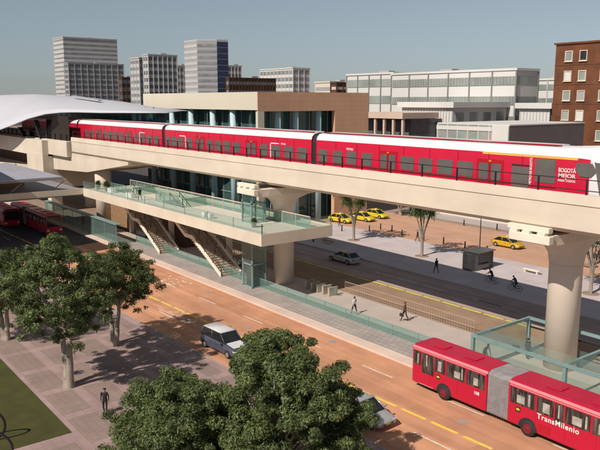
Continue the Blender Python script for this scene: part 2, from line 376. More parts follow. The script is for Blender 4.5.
def pier(x, y, r, base=0, caps=True):
    p = MB(); p.lathe([(r * 1.0, 0), (r * 1.0, 8.0), (r * 1.02, 8.6)], 'concrete_warm', (x, y, 0), 32)
    U(p.build('column'), v)
    c = MB(); n = 32; rings = []
    for z, hx, hy, pw in ((8.3, r * 1.03, r * 1.03, 2), (9.0, r * 1.06, r * 1.12, 2.3), (9.6, r * 1.15, r * 1.45, 3), (10.0, 1.5, 2.7, 5), (10.25, 1.62, 4.5, 10), (10.95, 1.62, 4.6, 14)):
        ring = []
        for i in range(n):
            t = 2 * math.pi * i / n; cx, cy = math.cos(t), math.sin(t); q = (abs(cx) ** pw + abs(cy) ** pw) ** (-1 / pw)
            ring.append((x + hx * cx * q, y + hy * cy * q, z))
        rings.append(ring)
    c.loft(rings, 'concrete_warm', smooth=False); U(c.build('pier_cap'), v)
    b = MB(); b.box(x - 1.62, x + 1.62, y - 4.95, y - 4.4, 10.38, 10.95, 'concrete_white'); U(b.build('cap_end', bevel=.03), v)
    b = MB(); b.box(x - 1.9, x + 1.4, y - 4.75, y - 4.2, 11.13, 11.48, 'concrete_white'); U(b.build('end_beam', bevel=.03), v)
    for k_ in (-1.3, -.3, .9): U(MB().box(x + k_ - .3, x + k_ + .3, y - 4.9, y - 4.0, 10.952, 11.128, 'concrete_white').build('bearing_pad'), v)
    for k_ in (-3, 0, 3): U(MB().box(x - .6, x + .6, y + k_ - .5, y + k_ + .5, 10.952, 11.31, 'dark_gap').build('bearing_block'), v)
pier(-27.9, 46.5, 1.2); pier(-60.9, 44.85, 1.12); pier(7, 46.5, 1.2)
U(MB().lathe([(1.25, 0), (1.25, 11.29)], 'concrete_warm', (-109, 43.9, 0), 28).build('column'), v)

# ------------------------------------------------------------------ train
tr = empty('metro_train', (-56, 45.7, 13.42), 0, 'long red metro train with white roof and grey windows on the viaduct', 'train')
YS = 44.3; YB = 47.1; YC = 45.7
def shell_ring(x, sh=1.0, top=16.85, mid=16.17):
    k_ = (top - mid) / .68
    h = 1.4 * sh
    return [(x, YC - h + .06, 13.55), (x, YC - h, 13.75), (x, YC - h - .03, 14.6), (x, YC - h, mid), (x, YC - h + .09, mid + .30 * k_), (x, YC - h + .36, top - .12 * k_), (x, YC - h + .9, top),
            (x, YC + h - .9, top), (x, YC + h - .36, top - .12 * k_), (x, YC + h - .09, mid + .30 * k_), (x, YC + h, mid), (x, YC + h + .03, 14.6), (x, YC + h, 13.75), (x, YC + h - .06, 13.55)]
RM = ['train_red'] * 3 + ['train_white'] * 7 + ['train_red'] * 3 + ['rubber']
def car(x0, x1, nose=False):
    sm_ = MB(); n_ = int((x1 - x0) / 2.7)
    sm_.box(x0 + .2, x1 - .2, YS - .05, YS - .035, 13.93, 13.955, 'train_seam')
    for i_ in range(1, n_): xx = x0 + (x1 - x0) * i_ / n_; sm_.box(xx - .012, xx + .012, YS - .045, YS - .03, 13.62, 16.1, 'train_seam')
    U(sm_.build('panel_seam'), tr)
    body = MB(); body.loft([shell_ring(x0), shell_ring(x1 if not nose else x1)], 'train_dark_red', smooth=False, mts=RM, caps=True)
    cb = U(body.build('carriage'), tr)
    eq = MB(); eq.box(x0 + .6, x1 - (1.2 if nose else .6), YC - .75, YC + .75, 16.86, 16.93, 'train_white')
    eq.tube((x0 + .3, YC - .75, 16.9), (x1 - (2.5 if nose else .3), YC - .75, 16.9), .05, 'train_dark_red'); U(eq.build('roof_unit'), tr)
    bg_ = MB()
    for xx in (x0 + 3.2, x1 - 3.2):
        for k_ in (-1.1, 1.1):
            for yy in (45.0, 46.4): bg_.lathe([(.42, -.06), (.42, .06)], 'rubber', (xx + k_, yy, 13.84), 14, 'y')
        bg_.box(xx - 1.6, xx + 1.6, 45.1, 46.3, 13.5, 13.7, 'rubber')
    U(bg_.build('bogie'), tr); return cb
def panel(x0, x1, z0, z1, mt, name, side=-1, y=None, off=.012, r=.13):
    mb = MB(); yy = (YS - .035 - off) if side < 0 else (YB + .035 + off); y2 = yy + (.03 if side < 0 else -.03)
    pts = []
    for cx, cz, a0 in ((x1 - r, z1 - r, 0), (x0 + r, z1 - r, 90), (x0 + r, z0 + r, 180), (x1 - r, z0 + r, 270)):
        for q in (0, 30, 60, 90): a = R(a0 + q); pts.append((cx + r * math.cos(a), cz + r * math.sin(a)))
    mb.hexa([(a, yy, b) for a, b in pts], [(a, y2 + .02 * (1 if side < 0 else -1), b) for a, b in pts], mt); return U(mb.build(name), tr)
ZW0, ZW1 = 14.1, 15.3
def windows(lst):
    for a, b in lst:
        for s in (-1, 1): panel(a, b, ZW0, ZW1, 'train_glass', 'window', s)
def door(a, b):
    for s in (-1, 1):
        dd = panel(a - .1, b + .1, 13.62, 15.62, 'train_dark_red', 'door', s, off=.008, r=.04)
        m_ = (a + b) / 2
        for p_, q_ in ((a + .12, m_ - .14), (m_ + .14, b - .12)): panel(p_, q_, ZW0 - .05, ZW1 + .02, 'train_glass', 'window', s, off=.03)
        panel(m_ - .03, m_ + .03, 13.7, 15.6, 'rubber', 'door_seal', s, off=.028, r=.01)
        panel(m_ - .12, m_ + .12, 15.42, 15.56, 'lamp_orange', 'door_lamp', s, off=.03, r=.04)
def blackgap(x):
    g = MB(); g.loft([[(xx, y, z) for (_, y, z) in shell_ring(0, .9, 16.85, 15.9)] for xx in (x - .45, x + .45)], 'rubber', smooth=False); U(g.build('gangway'), tr)
# front car
car(-54.55, -27.6)
blackgap(-54.95)
windows([(-54.16, -52.77), (-52.0, -50.65), (-49.96, -48.6), (-47.86, -46.52), (-42.87, -41.33), (-40.75, -39.25), (-38.7, -37.07), (-36.6, -35.05)])
door(-45.5, -43.4); door(-34.6, -32.3)
panel(-31.46, -29.99, 13.75, 15.25, 'train_glass', 'window', -1); panel(-31.5, -29.95, 15.3, 15.42, 'rubber', 'window_trim', -1, r=.03)
panel(-29.5, -27.85, 14.25, 15.93, 'train_glass', 'side_screen', -1); panel(-31.3, -28.4, 14.1, 15.5, 'train_glass', 'window', 1)
panel(-34.2, -26.2, 16.0, 16.16, 'train_orange', 'stripe', -1, r=.05, off=0.0); panel(-34.2, -26.2, 16.0, 16.16, 'train_orange', 'stripe', 1, r=.05, off=0)
# nose: lofted forward, wind screen and lamps
ns = MB(); rings = []
for xx, sh, top, mid in ((-27.6, 1, 16.85, 16.17), (-26.0, 1, 16.95, 16.15), (-24.8, .97, 16.9, 15.9), (-23.9, .9, 16.3, 15.5), (-23.2, .8, 15.5, 14.9), (-22.8, .66, 14.9, 14.5)): rings.append(shell_ring(xx, sh, top, mid))
NM = ['train_red'] * 3 + ['train_white'] * 7 + ['train_red'] * 3 + ['rubber']
ns.loft(rings[:2] + [shell_ring(-25.3, .985, 17.0, 16.1)], 'train_white', smooth=False, mts=NM); U(ns.build('nose'), tr)
ns = MB(); ns.loft([shell_ring(-25.3, .985, 17.0, 16.1)] + rings[2:], 'train_white', smooth=False); U(ns.build('nose_cap'), tr)
sw = MB(); sw.loft([[(-25.15, 44.26, 15.85), (-24.8, 44.3, 15.3), (-25.2, 44.24, 14.9), (-26.0, 44.22, 14.95), (-26.35, 44.22, 15.4), (-26.25, 44.22, 15.85)], [(-25.15, 44.3, 15.85), (-24.8, 44.34, 15.3), (-25.2, 44.3, 14.9), (-26.0, 44.28, 14.95), (-26.35, 44.28, 15.4), (-26.25, 44.28, 15.85)]], 'train_glass', smooth=False); U(sw.build('cab_window'), tr)
ws = MB(); ws.poly([(-24.72, 44.6, 16.82), (-24.72, 46.8, 16.82), (-23.5, 46.65, 15.85), (-23.5, 44.75, 15.85)], 'dark_glass'); U(ws.build('windscreen'), tr)
tb = MB(); tb.hexa([(-25.0, 44.27, 15.95), (-24.55, 44.33, 15.9), (-23.75, 44.47, 14.6), (-24.1, 44.33, 13.8), (-24.5, 44.26, 13.8)], [(-25.0, 44.33, 15.95), (-24.55, 44.4, 15.9), (-23.75, 44.55, 14.6), (-24.1, 44.4, 13.8), (-24.5, 44.33, 13.8)], 'train_glass'); U(tb.build('cab_trim'), tr)
for yy in (44.85, 46.55): l = MB(); l.lathe([(.02, -.08), (.12, -.02), (.13, 0)], 'lamp_clear', (-22.85, yy, 14.6), 12, 'x'); U(l.build('headlight'), tr)
def ttext(s, x, z, h, sx=1, par=None): return text('lettering', s, h, 'paint_white', None, (x, YS - .06, z), (R(90), 0, 0), sx)
for s_, z_, h_ in (('BOGOTÁ', 15.12, .40), ('MEJOR', 14.74, .40), ('PARA TODOS', 14.46, .22)):
    o = ttext(s_, -27.62, z_, h_, 1); bpy.context.view_layer.update(); o.scale = (1.32 / max(.01, o.dimensions.x), 1, 1); U(o, tr)
o = ttext('METRO', -50.0, 15.42, .3); U(o, tr)
vt = text('lettering', 'METRO DE BOGOTÁ', .28, 'paint_white', None, (-29.75, YS - .06, 14.0), (R(90), R(-90), 0), .75); U(vt, tr)
# middle car (mirrored pattern), third car and rear car inside the station
car(-87.3, -55.35); blackgap(-87.75)
windows([(-57.7, -56.1), (-60.0, -58.4), (-62.3, -60.6), (-64.4, -63.0), (-70.1, -68.5), (-72.2, -70.7), (-74.1, -72.7), (-76.0, -74.6), (-81.2, -79.7), (-83.5, -82.2), (-85.3, -83.9), (-86.9, -85.7)])
door(-67.2, -65.2); door(-78.8, -76.8)
for a_, b_, zz in ((-62.5, -62.38, 0), (-62.5, -60.9, 1), (-81.6, -81.48, 0), (-83.2, -81.5, 1)):
    panel(a_, b_, 15.45 if zz else 13.9, 15.55, 'paint_white', 'line_mark', -1, r=.03, off=.02)
o = ttext('METRO', -60.5, 15.42, .26); U(o, tr)
car(-119.6, -88.2); blackgap(-120.0)
windows([(-90.6, -89.2), (-92.9, -91.3), (-95.0, -93.5), (-97.0, -95.7), (-102.5, -101.0), (-104.7, -103.1), (-106.8, -105.2), (-108.8, -107.3), (-114.2, -112.8), (-116.5, -115.0)])
door(-100.2, -98.2); door(-111.6, -109.6)
for a_, b_, zz in ((-95.4, -95.28, 0), (-95.4, -93.6, 1)): panel(a_, b_, 15.45 if zz else 13.9, 15.55, 'paint_white', 'line_mark', -1, r=.03, off=.02)
car(-152, -120.4); windows([(-124 - 3 * i, -122.4 - 3 * i) for i in range(9)])

# ------------------------------------------------------------------ elevated station with curved roof
st = empty('metro_station', (-140, 46, 0), 0, 'elevated metro station with curved white shell roof and cream concrete body at left', 'station')
front = [(-101.3, 52.0, 18.2), (-106.9, 49.0, 18.2), (-114.0, 46.0, 18.2), (-120.1, 44.0, 18.25), (-123.2, 42.5, 18.2), (-126.6, 41.0, 17.9), (-131.6, 39.5, 17.0), (-135.2, 38.0, 15.9), (-141.0, 37.0, 14.8), (-152.3, 36.0, 12.8), (-171.0, 35.0, 9.2)]
ridge = [(-103.0, 56.0, 18.5), (-114.7, 54.0, 19.1), (-127.1, 53.0, 20.0), (-137.5, 52.0, 20.5), (-144.8, 51.5, 20.9), (-152.8, 51.0, 21.2), (-161.4, 50.0, 21.5), (-172.2, 50.0, 21.5), (-184.2, 50.0, 21.5), (-199.9, 49.0, 21.1), (-225.1, 48.0, 19.7)]
rings = []
for idx_, (f_, r_) in enumerate(zip(front, ridge)):
    f_ = Vector(f_); r_ = Vector(r_); q_ = min(1, (front.index(tuple(f_)) if False else idx_) / 4 + .06); b_ = r_ + Vector((-2 * q_, 12 * q_, -1.5 * q_)); ring = []
    mid = (f_ + r_) / 2 + Vector((0, -1.2 * q_, .9 * q_)); top = []
    for i in range(9):
        t = i / 8; top.append(f_ * (1 - t) ** 2 + mid * 2 * t * (1 - t) + r_ * t * t)
    top += [r_.lerp(b_, .5) + Vector((0, 0, .5 * q_)), b_]
    ring = top + [p + Vector((0, 0, -.08 - .2 * q_)) for p in reversed(top)]
    rings.append(ring)
sr = MB(); sr.loft(rings, 'shell', smooth=True); U(sr.build('shell_roof'), st)
gr = MB(); gr.loft([[(-124, 50.5, 20.05), (-137, 50.3, 20.95), (-137, 49.6, 20.9), (-124, 49.8, 20.0)], [(-124, 50.5, 20.25), (-137, 50.3, 21.1), (-137, 49.6, 21.05), (-124, 49.8, 20.2)]], 'wall_grey', smooth=False); U(gr.build('roof_gutter'), st)
bs = MB()
bs.box(-175, -117.9, 41.4, 52.5, 10.6, 13.25, 'concrete')
bs.box(-175, -127.3, 40.3, 41.4, 10.2, 13.1, 'concrete')
bs.box(-136.5, -127.3, 40.3, 53, 4.5, 10.2, 'concrete')
bs.box(-175, -136.5, 40.3, 53, 4.5, 7.3, 'concrete')
bs.box(-175, -136.5, 44.5, 53, 7.3, 10.6, 'wall_brown_dark')
U(bs.build('platform_body', bevel=.05), st)
bs = MB(); bs.hexa([(-127.2, 42.15, 7.9), (-111, 42.15, 8.6), (-95, 42.15, 10.9), (-95, 50.5, 10.9), (-111, 50.5, 8.6), (-127.2, 50.5, 7.9)], [(-127.2, 42.15, 10.59), (-111, 42.15, 10.59), (-95, 42.15, 11.27), (-95, 50.5, 11.27), (-111, 50.5, 10.59), (-127.2, 50.5, 10.59)], 'concrete')
bs.hexa([(-117.7, 42.16, 10.591), (-111, 42.16, 10.591), (-95, 42.16, 11.271), (-95, 50.4, 11.271), (-111, 50.4, 10.591), (-117.7, 50.4, 10.591)], [(-117.7, 42.16, 11.29), (-111, 42.16, 11.29), (-95, 42.16, 11.292), (-95, 50.4, 11.292), (-111, 50.4, 11.29), (-117.7, 50.4, 11.29)], 'concrete')
U(bs.build('haunch'), st)
gw = MB(); gw.box(-130, -118.4, 42.2, 42.26, 13.25, 17.4, 'glass_shade_tint'); gw.box(-136, -130.01, 42.2, 42.26, 13.25, 15.6, 'glass_shade_tint'); gw.box(-175, -136.01, 42.2, 42.26, 13.25, 14.6, 'glass_shade_tint'); gw.box(-175, -104, 53.0, 53.1, 13.2, 18.2, 'glass_dark'); U(gw.build('glass_wall'), st)  # front panes tinted dark to deepen the shade on the train
gm = MB()
for i in range(19): x = -172 + i * 2.9; gm.box(x - .07, x + .07, 42.1, 42.4, 13.25, 14.3, 'black_metal')
for i in range(18): x = -160 + i * 3.2; gm.box(x - .1, x + .1, 53.1, 53.3, 13.25, 18.4 if x > -108 else 19, 'teal_metal')
gm.box(-175, -118.5, 42.06, 42.44, 14.3, 14.38, 'black_metal'); U(gm.build('wall_frame'), st)
for x in (-130, -150, -170):
    for y in (42, 49): U(MB().box(x - 1, x + 1, y, y + 2, 0, 4.5, 'concrete').build('column'), st)
for i, x in enumerate((-131, -141)):
    pl = MB(); pl.hexa([(x - .3, 41.2, 13.2), (x + .3, 41.2, 13.2), (x + .3, 41.8, 13.2), (x - .3, 41.8, 13.2)], [(x - 1.5, 40.6, 16.6 - i * 1.6), (x - .9, 40.6, 16.6 - i * 1.6), (x - .9, 41.4, 16.6 - i * 1.6), (x - 1.5, 41.4, 16.6 - i * 1.6)], 'black_metal'); U(pl.build('roof_strut'), st)

# ------------------------------------------------------------------ concourse (mezzanine) slab below the viaduct
co = empty('concourse', (-78, 42, 0), 0, 'cream mezzanine concourse slab hanging below the viaduct with glass balustrades', 'walkway')
cs = MB()
voids = [(-97, -89.5), (-82.5, -75.5)]
xs = [-100.7, -97, -89.5, -82.5, -75.5, -54.6]
cs.box(-100.7, -54.6, 37.6, 40.4, 6.3, 7.2, 'concrete'); cs.box(-100.7, -54.6, 43.6, 46.3, 6.3, 7.2, 'concrete')
for a, b in ((-100.7, -97), (-89.5, -82.5), (-75.5, -54.6)): cs.box(a, b, 40.4, 43.6, 6.3, 7.2, 'concrete')
U(cs.build('slab'), co)
fs = MB(); fs.box(-100.7, -54.6, 37.4, 37.6, 6.2, 7.36, 'concrete'); fs.box(-54.6, -54.4, 37.4, 46.3, 6.2, 7.36, 'concrete'); fs.box(-100.7, -54.6, 46.3, 46.5, 6.2, 7.36, 'concrete')
U(fs.build('fascia'), co)
ff = MB(); ff.poly([(-100.6, 37.7, 7.204), (-54.7, 37.7, 7.204), (-54.7, 40.35, 7.204), (-100.6, 40.35, 7.204)], 'slab_top'); ff.poly([(-75.4, 40.35, 7.204), (-54.7, 40.35, 7.204), (-54.7, 46.2, 7.204), (-75.4, 46.2, 7.204)], 'slab_top'); U(ff.build('floor_finish'), co)
def balustrade(name, pts, z, h, par, gmat='glass_teal', step=2.3, top='teal_metal', tr_=.035):
    g = MB(); m_ = MB()
    for (x0, y0), (x1, y1) in zip(pts[:-1], pts[1:]):
        L = math.hypot(x1 - x0, y1 - y0); dx, dy = (x1 - x0) / L, (y1 - y0) / L; nx, ny = -dy * .012, dx * .012
        g.hexa([(x0 - nx, y0 - ny, z), (x1 - nx, y1 - ny, z), (x1 + nx, y1 + ny, z), (x0 + nx, y0 + ny, z)], [(x0 - nx, y0 - ny, z + h), (x1 - nx, y1 - ny, z + h), (x1 + nx, y1 + ny, z + h), (x0 + nx, y0 + ny, z + h)], gmat)
        m_.tube((x0, y0, z + h), (x1, y1, z + h), tr_, top, n=6)
        n = max(1, int(L / step))
        for i in range(n + 1): t = i / n; m_.box(x0 + dx * L * t - .03, x0 + dx * L * t + .03, y0 + dy * L * t - .03, y0 + dy * L * t + .03, z, z + h, top)
    a = g.build(name + '_glass'); b = m_.build(name + '_rail')
    if par: U(a, par); U(b, par)
    return a, b
balustrade('balustrade', [(-100.6, 37.55), (-54.5, 37.55), (-54.5, 46.2)], 7.36, 1.0, co, 'glass_clear', 5.1, 'teal_metal', .02)
balustrade('balustrade', [(-98, 43.7), (-54.8, 43.7)], 7.2, 1.2, co, 'glass_teal', 2.3, 'pink_fascia', .07)
for a, b in voids: balustrade('balustrade', [(a - .1, 40.3), (b + .1, 40.3), (b + .1, 43.5)], 7.2, 1.1, co, 'glass_teal')
for x in (-99, -86, -71): U(MB().box(x - .25, x + .25, 43.8, 44.4, .15, 6.3, 'concrete_warm').build('support'), co)
def stair(xb, xt, y0, y1, z0, z1):
    s = empty('stairs', (xb, y0, z0)); n = 34; mb = MB(); L = xt - xb
    for i in range(n):
        t = i / n; tt = t if t < .5 else t
        x = xb + L * (t if t < .48 else t) ; x2 = xb + L * (i + 1) / n
        z = z0 + (z1 - z0) * (i + 1) / n
        mb.box(min(x, x2), max(x, x2), y0 + .12, y1 - .12, z - .28, z, 'tread')
    U(mb.build('treads'), s); sb = MB()
    for y in (y0, y1):
        m0 = .48; zl = z0 + (z1 - z0) * .5
        P = [(xb, z0), (xb + L * .44, zl), (xb + L * .56, zl), (xt, z1)]
        for (xa, za), (xc, zc) in zip(P[:-1], P[1:]):
            sb.hexa([(xa, y - .09, za - .1), (xc, y - .09, zc - .1), (xc, y + .09, zc - .1), (xa, y + .09, za - .1)], [(xa, y - .09, za + .32), (xc, y - .09, zc + .32), (xc, y + .09, zc + .32), (xa, y + .09, za + .32)], 'concrete_white')
    U(sb.build('stringer', bevel=0), s); hr = MB()
    for y in (y0, (y0 + y1) / 2, y1):
        for (xa, za), (xc, zc) in zip(P[:-1], P[1:]): hr.tube((xa, y, za + 1.0), (xc, y, zc + 1.0), .04, 'black_metal', n=6)
        for i in range(9): t = i / 8; hr.box(xb + L * t - .03, xb + L * t + .03, y - .03, y + .03, z0 + (z1 - z0) * t, z0 + (z1 - z0) * t + .95, 'black_metal')
    U(hr.build('handrail'), s); return s
s1 = stair(-82.6, -97, 40.6, 43.4, .15, 7.2); tag(s1, 'left stair flight rising from station floor to concourse beside the brown doors', 'stairs', 'stair flights up to the concourse')
s2 = stair(-67.2, -82.0, 40.6, 43.4, .15, 7.2); tag(s2, 'right stair flight rising to concourse, nearer the glass lift and pier', 'stairs', 'stair flights up to the concourse')
# rooms below the slab
rm = empty('ticket_office', (-94, 46, 0), 0, 'brown walled office with grey metal door panel under the concourse', 'office')
U(MB().box(-112, -97.2, 44.5, 47.4, .15, 6.2, 'wood').build('wall'), rm); U(MB().box(-97.15, -94.2, 44.0, 47.4, .15, 6.0, 'steel').build('door_panel'), rm)
U(MB().box(-94.15, -84, 44.9, 47.4, .15, 6.2, 'wall_brown_dark').build('wall'), rm)
# lift
lf = empty('glass_lift', (-61.4, 42.6, 0), 0, 'teal glass lift shaft beside the concourse pier', 'lift')
U(MB().box(-62.6, -60.8, 40.6, 42.3, .15, 9.3, 'glass_teal').build('shaft_glass'), lf)
fm = MB()
for x in (-62.6, -60.8):
    for y in (40.6, 42.3): fm.box(x - .07, x + .07, y - .07, y + .07, .15, 9.65, 'teal_metal')
for z in (.2, 2.7, 6.2, 9.3):
    fm.box(-62.67, -60.73, 40.53, 40.67, z - .06, z + .06, 'teal_metal'); fm.box(-62.67, -60.73, 42.23, 42.37, z - .06, z + .06, 'teal_metal'); fm.box(-62.68, -62.52, 40.67, 42.23, z - .05, z + .05, 'teal_metal'); fm.box(-60.88, -60.72, 40.67, 42.23, z - .05, z + .05, 'teal_metal')
U(fm.build('frame'), lf); U(MB().box(-62.4, -61.0, 40.9, 42.0, .3, 2.5, 'steel').build('cabin'), lf)
# platform glass
gb = empty('glass_barrier', (-60, 41.6, 0), 0, 'low teal glass barrier along the station floor edge', 'barrier')
balustrade('barrier', [(-92, 41.6), (-31.8, 41.6)], .15, .95, gb, 'glass_teal', 3.0)
gs = empty('glass_shelter', (-97, 38.6, 0), 0, 'glass screen shelter with teal posts at the far left end of the platform', 'shelter')
balustrade('screen', [(-122, 38.6), (-91.8, 38.6)], .15, 2.75, gs, 'glass_teal', 4.0, 'teal_metal', .09)
U(MB().box(-122, -91.6, 38.4, 39.3, 2.95, 3.05, 'teal_metal').build('roof_edge'), gs)
# tan lattice fence behind platform
def lattice(name, x0, x1, y, z0, h, mt, step=.45, label=None, cat='fence'):
    f = empty(name, ((x0 + x1) / 2, y, z0), 0, label, cat); b = MB()
    x = x0
    while x < x1: b.box(x - .016, x + .016, y - .016, y + .016, z0, z0 + h, mt); x += step
    U(b.build('bars'), f); t = MB()
    for z in (z0 + .1, z0 + h * .5, z0 + h): t.box(x0, x1, y - .03, y + .03, z - .02, z + .02, mt)
    U(t.build('rails'), f); return f
lattice('lattice_fence', -53.5, -36.6, 47.4, .15, 1.2, 'lattice_tan', .3, 'tan lattice fence between station floor and far carriageway')
lattice('lattice_fence', -75, -61.5, 47.3, .15, 2.3, 'lattice_tan', .5, 'tan lattice fence in shade behind the stairs')
for i in range(5):
    g = empty('ticket_gate', (-57.2 + i * .95, 45.6 + i * .0, .15), 0, None, None)
    tag(g, ('first ticket gate from the pier, tan cabinet with glass flap', 'second ticket gate from the pier, tan cabinet with glass flap', 'middle ticket gate in the row beside the pier', 'fourth ticket gate from the pier, tan cabinet with glass flap', 'last ticket gate in the row, nearest the lattice fence')[i], 'ticket gate', 'ticket gates beside the pier')
    MB().box(-.11, .11, -.6, .6, 0, .86, 'gate_metal').build('cabinet', g, bevel=.03); MB().box(-.12, .12, -.62, .62, .863, .9, 'lattice_tan').build('top', g); MB().box(.14, .62, -.02, .02, .3, .95, 'glass_teal').build('flap', g)

# ------------------------------------------------------------------ glass pavilion at right
pv = empty('glass_pavilion', (-24, 44, .15), 0, 'glass station pavilion with teal frame around the right pier', 'shelter')
X0, Y0, Y1, ZT = -31.3, 40.4, 47.4, 2.95
fr = MB()
for y in (Y0, Y1): fr.box(X0 - .15, 20, y - .12, y + .12, ZT - .10, ZT + .10, 'teal_metal')
for i in range(7):
    x = X0 + i * 7.5; fr.box(x - .11, x + .11, Y0 + .12, Y1 - .12, ZT - .095, ZT + .095, 'teal_metal')
fr.box(X0 + .15, 20, Y1 - .08, Y1 + .02, ZT - .75, ZT - .62, 'black_metal')
U(fr.build('roof_frame'), pv)
for i in range(7):
    x = X0 + i * 7.5
    for y in (Y0, Y1): U(MB().box(x - .12, x + .12, y - .12, y + .12, .15, ZT - .14, 'teal_metal').build('post'), pv)
gl = MB(); gl.box(X0, 20, Y0 - .02, Y0 + .02, .3, ZT - .15, 'glass_clear'); gl.box(X0 - .02, X0 + .02, Y0 + .15, Y1 - .15, .3, ZT - .15, 'glass_clear'); gl.box(X0, 20, Y1 - .02, Y1 + .02, .3, 1.5, 'glass_clear'); U(gl.build('glass_wall'), pv)
rf = MB(); rf.box(X0, 20, Y0 + .15, Y0 + 1.6, ZT + .10, ZT + .13, 'glass_clear'); U(rf.build('glass_eave'), pv)

# ------------------------------------------------------------------ bridge with canopy at left
br = empty('footbridge', (-108, 15, 0), 0, 'covered footbridge crossing the road at far left with grey canopy', 'bridge')
bm_ = MB(); bm_.box(-119, -100.7, -40, 37.4, 6.35, 7.2, 'grey_beam'); U(bm_.build('deck'), br)
bm_ = MB(); bm_.box(-100.7, -100.45, -40, 37.4, 6.5, 7.36, 'concrete'); U(bm_.build('parapet'), br)
bm_ = MB(); bm_.hexa([(-101.2, -40, 5.2), (-100.72, -40, 5.2), (-100.72, 34, 6.34), (-101.2, 34, 6.34)], [(-101.2, -40, 6.35), (-100.72, -40, 6.35), (-100.72, 34, 6.36), (-101.2, 34, 6.36)], 'grey_beam'); U(bm_.build('edge_beam'), br)
cn = MB(); cn.hexa([(-119, -40, 9.9), (-104, -40, 9.9), (-104, 32.0, 9.9), (-119, 32.0, 9.9)], [(-119, -40, 10.1), (-104, -40, 10.1), (-104, 32.0, 10.1), (-119, 32.0, 10.1)], 'canopy')
cn.hexa([(-104, -40, 9.9), (-100.3, -40, 9.05), (-100.3, 34.4, 9.05), (-104, 32.0, 9.9)], [(-104, -40, 10.1), (-100.3, -40, 9.3), (-100.3, 34.4, 9.3), (-104, 32.0, 10.1)], 'canopy')
U(cn.build('canopy'), br)
bt = MB(); bt.box(-101, -100.3, -40, 34.5, 8.86, 9.0, 'wall_grey')
for i in range(13):
    y = 33 - i * 6; bt.tube((-101, y, 7.2), (-101, y + 2.2, 8.9), .07, 'wall_grey'); bt.box(-118.5, -118.3, y, y + .2, 7.2, 9.89, 'steel')
U(bt.build('truss'), br)
bw = MB(); bw.box(-110, -109.8, -40, 31.8, 7.2, 9.89, 'wood'); U(bw.build('inner_wall'), br)
for y in (22, -5):
    U(MB().box(-117, -115.6, y, y + 1.4, 0, 6.35, 'concrete').build('support'), br); U(MB().box(-103.6, -102.2, y - 2, y - .6, 0, 6.35, 'concrete').build('support'), br)

eh = empty('shade_box', (-105, -5, 0), 0, 'added flat box on columns just outside the frame at left, put there to shade the road', 'building')
U(MB().box(-122, -88, -22, 20.2, 10.6, 16.6, 'concrete').build('shade_box_top'), eh)  # unseen box on columns, added to cast shade over the road
for x in (-120, -93): U(MB().box(x, x + 1.2, 17, 18.2, 0, 10.59, 'concrete').build('column'), eh)
# ------------------------------------------------------------------ buildings
def bld(name, label, cat, x0, x1, y0, y1, z1, wall, win, floors, hfrac=.5, mull=0, mullm=None, colm=0, z0=0, group=None, roofm=None, wz=None, my_=0):
    b = empty(name, ((x0 + x1) / 2, (y0 + y1) / 2, 0), 0, label, cat, group)
    U(MB().box(x0, x1, y0, y1, z0, z1, wall).build('wall'), b)
    fh = (z1 - z0) / floors
    for i in range(floors):
        za = z0 + i * fh + fh * (1 - hfrac) * .5; zb = za + fh * hfrac
        if zb < (wz or 0): continue
        g = MB(); g.box(x0 + .4, x1 + .08, y0 - .09, y0 - .051, za - .12, za, 'mull_grey') if mull else None; g.box(x0 + .4, x1 + .05, y0 - .05, y0 + .3, za, zb, win); g.box(x1 - .3, x1 + .051, y0 + .301, y1 - .4, za, zb, win); U(g.build('window_band'), b)
    if mull:
        g = MB(); n = max(1, int((x1 - x0) / mull)); nn = max(1, int((y1 - y0) / (my_ or mull)))
        for i in range(n + 1): x = x0 + (x1 - x0) * i / n; g.box(x - .16, x + .16, y0 - .2, y0 - .051, z0, z1 - .1, mullm or wall)
        for i in range(nn + 1): y = y0 + (y1 - y0) * i / nn; g.box(x1 + .052, x1 + .22, y - .16, y + .16, z0, z1 - .1, mullm or wall)
        U(g.build('mullions'), b)
    r = MB(); r.box(x0 - .25, x1 + .25, y0 - .25, y1 + .25, z1, z1 + .5, roofm or wall); U(r.build('parapet'), b)
    rr_ = random.Random(int(abs(x0 * 7)))
    u = MB(); q = x0 + (x1 - x0) * (.3 + .3 * rr_.random()); p = y0 + (y1 - y0) * .5; u.box(q, q + min(4, (x1 - x0) * .3), p, p + min(3, (y1 - y0) * .3), z1 + .5, z1 + 1.2, 'wall_grey'); U(u.build('roof_unit'), b)
    return b
FB = 'office towers in the background'
bld('office_tower', 'tall grey office tower with banded facade, tallest at far left', 'building', -433.6, -416.5, 147.9, 181, 56.5, 'wall_pale', 'win_grey', 22, .36, group=FB)
bld('office_building', 'grid fronted grey block standing against the tallest left tower', 'building', -416.2, -409.5, 147.5, 181.5, 41.5, 'wall_grey', 'win_dark', 14, .55, 3.6, 'wall_pale', group=FB)
bld('office_building', 'narrow dark brown block between the two left towers', 'building', -372, -367.8, 161.8, 169, 32.4, 'wall_brown_dark', 'win_dark', 8, .5, 2, group=FB)
bld('office_building', 'pale narrow wing left of the gridded mid tower', 'building', -316, -306.2, 143.4, 149, 39.4, 'wall_pale', 'win_grey', 13, .4, 3, group=FB)
bld('office_tower', 'pale mid tower with gridded windows left of the faceted tower', 'building', -304.2, -299.1, 144.5, 159.1, 40.5, 'wall_pale', 'win_dark', 13, .5, 2.4, 'wall_white', group=FB)
bld('office_building', 'small grid block peeping out left of the faceted tower', 'building', -379, -376.6, 199.5, 207, 40.2, 'wall_pale', 'win_dark', 10, .5, 2.5, group=FB)
